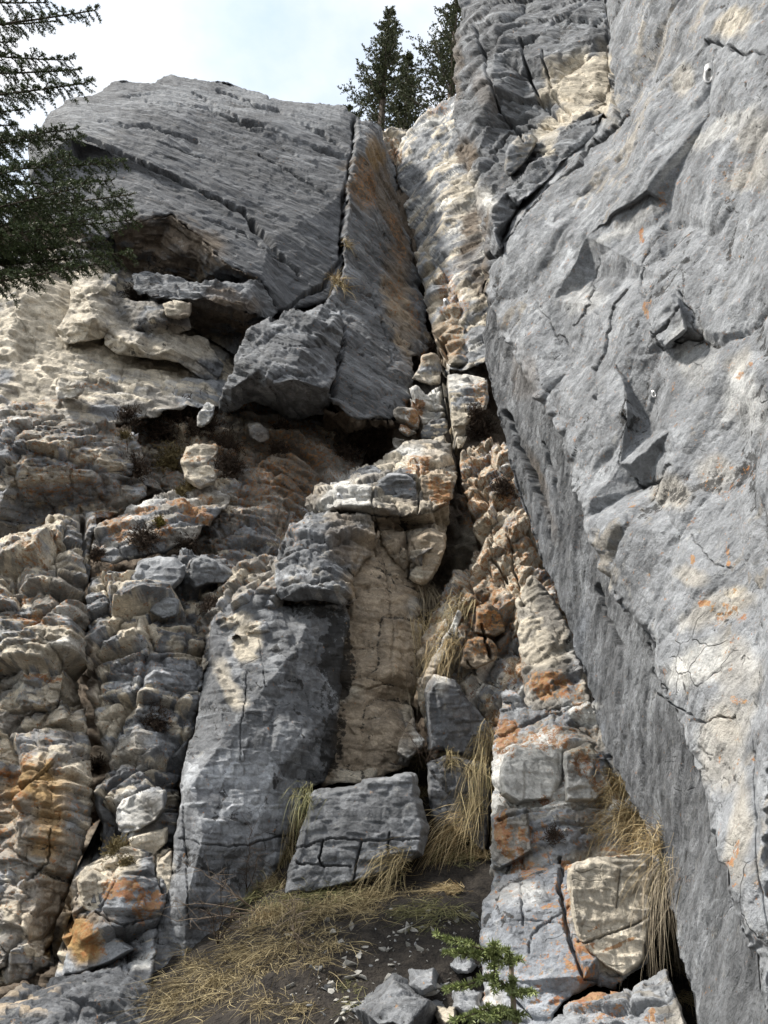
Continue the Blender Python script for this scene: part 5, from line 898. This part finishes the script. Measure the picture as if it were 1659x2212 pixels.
K('wiry grey brown nest of grass behind the orange crusted block', 1195, 1812, 20, TWIG); K('low grey cushion on a small cream ledge', 392, 1062, 16, TWIG_OLIVE); K('dark shrub deep in the mouth of the cave', 790, 950, 36); K('black shrub at the left of the cave mouth', 745, 985, 26)
K('dark shrub in the shadow under the upper roof', 300, 640, 30); K('yellow green moss cushion on the orange ledge', 348, 1125, 13, MOSS, name='moss_cushion'); K('dark crowded shrub in the gap between the left columns', 200, 1660, 22)

# ---------------------------------------------------------------- bare shrubs
def bare_shrub(label, px, py, ends, mat, r0=.004, name='bare_shrub', seed=1):
    P, N = place(px, py); rg = np.random.default_rng(seed); t = empty(name, tuple(P), label, 'shrub'); d0 = float((P - [0, 0, CAMZ]) @ np.array([0, cP, sP]))
    for ex, ey in ends:
        E = ray(ex, ey) * (d0 - .12) + [0, 0, CAMZ]; m = 9; s = np.linspace(0, 1, m)[:, None]; C = P + (E - P) * s + np.cumsum(rg.normal(size=(m, 3)) * .012, 0) * s
        paths, rad = [C], [np.linspace(r0, r0 * .35, m)]
        for j in range(2, m):
            for _ in range(2):
                dd = unit(rg.normal(size=3) + unit(E - P) * .8); l = rg.uniform(.05, .16); q = C[j] + dd * l * np.linspace(0, 1, 5)[:, None] + np.cumsum(rg.normal(size=(5, 3)) * .006, 0) * np.linspace(0, 1, 5)[:, None]
                paths.append(q); rad.append(np.linspace(r0 * .45, r0 * .2, 5))
        V, F = tubes(paths, rad, 4); mesh_obj('stem', V, F, mat, t)
    return t
bare_shrub('leafless thorny shrub arching left in front of the pillar foot', 555, 1970, [(425, 1875), (375, 1950), (470, 1880), (500, 2010), (400, 2000)], TWIG_PALE)
bare_shrub('leafless upright twigs against the pillar near the grass strip', 540, 1930, [(535, 1800), (560, 1820), (520, 1850)], TWIG, .003, seed=4)
bare_shrub('leafless reddish twigs rooted low at the foot of the pillar', 470, 2040, [(440, 1960), (475, 1945), (520, 1960)], TWIG, .004, seed=6)
bare_shrub('thin red twigs beside the leaning pink slab', 920, 1645, [(885, 1590), (900, 1570), (940, 1600)], TWIG, .003, seed=8)
bare_shrub('pale dead stalks in the corner left of the pillar shoulder', 600, 1190, [(590, 1120), (575, 1150), (610, 1100)], TWIG_PALE, .003, seed=9)
bare_shrub('dead pale stalk curving up from the matted grass', 645, 2060, [(625, 1935), (648, 1950)], TWIG_PALE, .003, seed=11)
# ---------------------------------------------------------------- spruces
def spruce_branch(path, r0, width, rg, parent, mat, droop=.25, per_m=420, ln=.018, wd=.0016, dens=1.0, hang=0.0, skip=0.0):
    """one branch: a woody spine, side shoots in a drooping fan, needles round every shoot"""
    P = np.asarray(path, float); m = len(P); s = np.linspace(0, 1, m); seg = np.linalg.norm(np.diff(P, axis=0), axis=1).sum()
    t = np.linspace(.0, 1, max(8, int(seg / .035 * dens))); C = np.stack([np.interp(t, s, P[:, i]) for i in range(3)], 1); T = unit(np.gradient(C, axis=0))
    S = unit(np.cross(T, UPV)); p0, p1, tub, rad = [C[int(len(C) * skip):-1]], [C[int(len(C) * skip) + 1:]], [C[::2]], [np.linspace(r0, r0 * .3, len(C[::2]))]
    for i in range(int(len(C) * skip), len(C)):
        for sg in (-1, 1):
            if rg.random() < .1: continue
            L_ = width * (1 - .75 * t[i]) * rg.uniform(.45, 1.1); d = unit(S[i] * sg * rg.uniform(.6, 1) + T[i] * rg.uniform(.5, 1.1) + UPV * (rg.normal() * .28 - hang))
            k = 6; u = np.linspace(0, 1, k)[:, None]; q = C[i] + d * L_ * u - UPV * droop * L_ * u ** 2 + np.cumsum(rg.normal(size=(k, 3)) * L_ * .03, 0)
            p0.append(q[:-1]); p1.append(q[1:]); tub.append(q); rad.append(np.linspace(r0 * .3, r0 * .12, k))
            for j in range(1, k):
                for s2 in (-1, 1):
                    if L_ < .05 or rg.random() < .2: continue
                    l2 = L_ * (1 - .7 * j / k) * rg.uniform(.3, .6); d2 = unit(d + s2 * unit(np.cross(d, UPV + rg.normal(size=3) * .4)) * .9 - UPV * (droop * .4 + hang * .6)); e = np.stack([q[j], q[j] + d2 * l2 * .5, q[j] + d2 * l2 - UPV * l2 * .1])
                    p0.append(e[:-1]); p1.append(e[1:])
    p0, p1 = np.concatenate(p0), np.concatenate(p1)
    V, F = tubes(tub, rad, 4); b = mesh_obj('branch', V, F, BARK, parent)
    V, F = needles(p0, p1, per_m, ln, wd, rg); mesh_obj('needles', V - np.array(parent.location), F, mat, b, origin=(0, 0, 0))
    return b
rg = np.random.default_rng(11)
base = np.array([-4.5, 4.6, 0.0]); base[2] = float(gz(base[0], base[1])) - .3
top_z = at(-200, -300, 4.6)[2]
T = empty('spruce_tree', tuple(base), 'dark spruce whose branches reach in from the left edge of the photo', 'tree')
zs = np.linspace(base[2], top_z + 1.5, 14); V, F = tubes([np.stack([base[0] + .03 * np.sin(zs), np.full(14, base[1]), zs], 1)], [np.linspace(.16, .03, 14)], 12); mesh_obj('trunk', V, F, BARK, T)
def from_trunk(end, Y, rise=.25, bend=-.1):
    E = at(end[0], end[1], Y); A = np.array([base[0] + .05, base[1], E[2] + rise]); u = np.linspace(0, 1, 9)[:, None]
    return A + (E - A) * u + UPV * bend * np.sin(u * math.pi) 
# two sparse high branches against the sky
for end, Y, wd_, dn in (((205, 22), 4.3, .30, .55), ((110, 5), 4.6, .3, .6), ((130, 45), 4.5, .26, .6), ((170, 150), 4.5, .3, .7), ((30, 90), 4.6, .3, .7), ((60, 200), 4.6, .34, .7), ((30, 270), 4.6, .34, .8), ((195, 178), 4.3, .36, .8), ((150, 130), 4.7, .34, .7), ((50, 235), 4.4, .26, .6)):
    spruce_branch(from_trunk(end, Y), .016, wd_, rg, T, NEEDLE, .35, 520, .018, .0023, dn * .95, .18, .55)
# the dense low branches
for end, Y, wd_ in (((160, 278), 4.4, .30), ((80, 290), 4.2, .34), ((262, 350), 4.5, .36), ((150, 340), 4.1, .40), ((284, 420), 4.3, .40), ((190, 400), 4.0, .42), ((285, 475), 4.4, .38), ((210, 470), 4.1, .42), ((120, 430), 4.5, .45), ((275, 545), 4.35, .34), ((235, 565), 4.1, .30), ((150, 530), 4.3, .40), ((60, 500), 4.1, .42), ((10, 400), 4.3, .42), ((90, 540), 4.5, .36), ((20, 340), 4.5, .40), ((270, 450), 4.6, .42), ((230, 520), 4.5, .40), ((240, 390), 4.6, .38), ((170, 300), 4.6, .32), ((180, 575), 4.4, .3), ((40, 460), 4.6, .5)):
    spruce_branch(from_trunk(end, Y, .15), .014, wd_, rg, T, NEEDLE, .34, 380, .019, .0024, .72, .14, .42)
spruce_branch(from_trunk((14, 625), 4.4), .01, .12, rg, T, NEEDLE, .3, 450, .016, .0016, .7)

def far_tree(label, pxb, pyb, pxt, pyt, Y, wpx, seed, n=34, lean=0, flat=1.0, crown0=.0):
    """a conifer standing on the cliff top: trunk, whorled limbs and sprays of foliage"""
    rg = np.random.default_rng(seed); B = at(pxb, pyb, Y); Tp = at(pxt, pyt, Y); H = Tp[2] - B[2]; Wd = wpx / FPX * np.linalg.norm(B) * .5
    t = empty('conifer', tuple(B), label, 'tree'); u = np.linspace(0, 1, 10)[:, None]; C = B + (Tp - B) * u
    tub, rad, p0, p1 = [C], [np.linspace(H * .022, H * .003, 10)], [], []
    for i in range(n):
        f = crown0 + (1 - crown0) * (i / n) ** .9; c = B + (Tp - B) * f
        for j in range(rg.integers(4, 7)):
            a = rg.uniform(0, 6.283)
            if rg.random() < .22: continue
            L_ = Wd * (1 - f) ** .9 * rg.uniform(.4, 1.45) + .015 * H; d = np.array([math.cos(a), math.sin(a), rg.uniform(-.05, .35)])
            k = 6; w_ = np.linspace(0, 1, k)[:, None]; q = c + d * L_ * w_ + UPV * L_ * (.3 * w_ ** 2 - .12 * w_); tub.append(q); rad.append(np.linspace(.012, .004, k) * H / 4)
            for m_ in range(1, k):
                for _ in range(4):
                    l2 = L_ * rg.uniform(.12, .34) * (1.15 - m_ / k * .6) + .03; d2 = unit(d + rg.normal(size=3) * .75 + UPV * .25); o_ = q[m_] + rg.normal(size=3) * L_ * .04; p0.append(o_); p1.append(o_ + d2 * l2)
    V, F = tubes(tub, rad, 4); mesh_obj('trunk', V, F, BARK, t)
    V, F = needles(np.array(p0), np.array(p1), 70, .055, .014, rg, .2); mesh_obj('crown', V, F, NEEDLE_FAR, t); return t
far_tree('tall pointed conifer standing alone on the cliff top', 822, 285, 843, 18, 16, 112, 3, 40)
far_tree('shorter bushy conifer on the cliff top just right of the pointed one', 872, 300, 884, 118, 15.5, 80, 5, 26)
far_tree('conifer half hidden behind the overhanging right wall', 972, 250, 990, -60, 14.5, 150, 8, 34)
far_tree('young scrubby conifer at the left foot of the pointed one', 765, 262, 752, 228, 15, 40, 9, 6)

# ---------------------------------------------------------------- young spruce in the foreground
rg = np.random.default_rng(21); Ys = 2.7
B = at(1122, 2420, Ys); B[2] = float(gz(B[0], B[1]))
S = empty('spruce_sapling', tuple(B), 'small bright green spruce sapling in the foreground at the bottom', 'tree')
st = [B] + [at(x, y, Ys) for x, y in ((1120, 2300), (1112, 2200), (1106, 2130), (1104, 2078), (1100, 2066))]
V, F = tubes([st], [np.linspace(.009, .006, 6)], 8); mesh_obj('stem', V, F, TWIG_PALE, S)
V, F = tubes([[at(1104, 2084, Ys), at(1103, 2072, Ys), at(1101, 2058, Ys)]], [[.010, .012, .003]], 8); mesh_obj('bud', V, F, simple_mat('orange_bud', (.22, .08, .03), (.35, .16, .05), 60), S)
def tips(*p): return np.array([at(x, y, Y) for x, y, Y in p])
for pth, wd_ in ((tips((1104, 2080, 2.7), (1060, 2056, 2.66), (1010, 2040, 2.62), (945, 2022, 2.58)), .085), (tips((1075, 2064, 2.68), (1030, 2062, 2.63), (965, 2058, 2.6)), .045), (tips((1110, 2140, 2.7), (1060, 2110, 2.64), (1010, 2128, 2.6), (968, 2136, 2.56)), .05), (tips((1070, 2060, 2.68), (1068, 2090, 2.62), (1066, 2140, 2.6)), .03),
                 (tips((1112, 2150, 2.7), (1130, 2140, 2.62), (1152, 2142, 2.58)), .03), (tips((1114, 2200, 2.7), (1050, 2180, 2.6), (985, 2205, 2.52)), .06), (tips((1114, 2190, 2.7), (1090, 2180, 2.62), (1060, 2196, 2.56)), .045), (tips((1104, 2074, 2.7), (1100, 2062, 2.66), (1096, 2052, 2.64)), .015)):
    spruce_branch(pth, .004, wd_, rg, S, NEEDLE_YOUNG, .1, 1500, .016, .0014, 1.3)

# ---------------------------------------------------------------- climbing bolts
STEEL = bpy.data.materials.new('bright_steel'); STEEL.use_nodes = True; b = STEEL.node_tree.nodes['Principled BSDF']; b.inputs['Metallic'].default_value = .4; b.inputs['Roughness'].default_value = .38; b.inputs['Base Color'].default_value = (.42, .42, .42, 1)
DARKM = simple_mat('dark_steel', (.02, .02, .02), (.06, .06, .06), 50, .5)
def bolt_hanger(label, px, py, hpx, rot):
    P, N = place(px, py); s = px2m(P, hpx) / .08; N = unit(N * .4 + unit(np.array([0, 0, CAMZ]) - P) * .9); s = s
    t = empty('bolt_hanger', tuple(P), label, 'climbing bolt', 'steel climbing bolts'); r = unit(np.cross(UPV, N)); u = np.cross(N, r); c, q = math.cos(R(rot)), math.sin(R(rot)); r, u = r * c + u * q, u * c - r * q
    loop = lambda cx, cy, rx, ry, n: [(cx + rx * math.cos(2 * math.pi * k / n), cy + ry * math.sin(2 * math.pi * k / n)) for k in range(n)]
    # the plate: upper tab flat on the rock, lower ear bent outwards with a round eye
    n = 20; outer = [(.026 * math.cos(a) * (1.25 if math.sin(a) < 0 else 1), .02 + .032 * math.sin(a) if math.sin(a) > 0 else .02 + .062 * math.sin(a)) for a in [2 * math.pi * k / n for k in range(n)]]
    eye = loop(.001, -.022, .0085, .0095, n); V, F = [], []
    def p3(x, y, z): return P + s * (r * x + u * y + N * (z + .016 + max(0, -y + .004) * .55))
    for z in (0, .004):
        for ring in (outer, eye): V += [p3(x, y, z) for x, y in ring]
    for k in range(n):
        k2 = (k + 1) % n; F += [(k, k2, n + k2, n + k), (2 * n + k2, 2 * n + k, 3 * n + k, 3 * n + k2), (k2, k, 2 * n + k, 2 * n + k2), (n + k, n + k2, 3 * n + k2, 3 * n + k)]
    mesh_obj('plate', V, F, STEEL, t)
    a, b_ = tubes([[P + s * (u * .02 + N * z) for z in (0, .018, .0181, .025, .0251, .034)]], [[.010 * s, .010 * s, .008 * s, .008 * s, .0045 * s, .0045 * s]], 6); mesh_obj('bolt', a, b_, DARKM, t)
bolt_hanger('large bright bolt hanger high on the right wall', 1530, 155, 36, -25)
bolt_hanger('small bolt hanger on the orange and cream pillar inside the chimney', 965, 660, 19, 10)
bolt_hanger('small bolt hanger on the white block of the pillar top', 730, 1072, 18, 20)
bolt_hanger('bolt hanger beside the dark seam in the middle of the right wall', 1406, 854, 15, 0)

# ---------------------------------------------------------------- loose stones on the soil
rg = np.random.default_rng(33); ST_M = [simple_mat('pale_stone', (.22, .215, .2), (.46, .44, .40), 22, .9, .004), simple_mat('grey_stone', (.13, .135, .14), (.28, .28, .28), 22, .9, .004)]
from mathutils import Matrix
import bmesh
def chip_mesh(i):
    bm = bmesh.new()
    for _ in range(14): bm.verts.new(rg.normal(size=3) * [1, .75, .38] / 1.5)
    r = bmesh.ops.convex_hull(bm, input=bm.verts); bmesh.ops.delete(bm, geom=list({g for g in r['geom_interior'] + r['geom_unused'] if isinstance(g, bmesh.types.BMVert)}), context='VERTS')
    bmesh.ops.bevel(bm, geom=list(bm.edges), offset=.05, segments=1, affect='EDGES'); me = bpy.data.meshes.new('stone'); bm.to_mesh(me); bm.free(); me.materials.append(ST_M[i % 3 == 2]); return me
MS = [chip_mesh(i) for i in range(9)]
GR = {'soil': ('small pale angular stone lying on the dark soil of the gully', 'pale stones scattered over the dark soil'), 'ledge': ('small pale chip lying on the ledge behind the orange crusted block', 'chips on the ledge')}
def stone(P, sz, kind='soil'):
    o = bpy.data.objects.new('stone', MS[int(rg.integers(9))]); col.objects.link(o); o.location = P; o.scale = (sz,) * 3
    o.rotation_euler = (rg.normal() * .5 + .4, rg.normal() * .4, rg.uniform(0, 6.28)); tag(o, GR[kind][0], 'stone', GR[kind][1])
cnt = 0
while cnt < 290:
    qx, qy = rg.uniform(600, 1045), rg.uniform(1960, 2230)
    if qx < 640 + (2230 - qy) * .2 and rg.random() < .8: continue
    if qy < 1990 and qx < 820: continue
    P = ground_hit(qx, qy)
    if P is None or P[1] > 6: continue
    stone(P + UPV * .004, px2m(P, 3 + 15 * rg.random() ** 3)); cnt += 1
for _ in range(26):
    qx, qy = rg.uniform(1170, 1300), rg.uniform(1770, 1835); P, N = place(qx, qy); stone(P, px2m(P, rg.uniform(2.5, 8)), 'ledge')
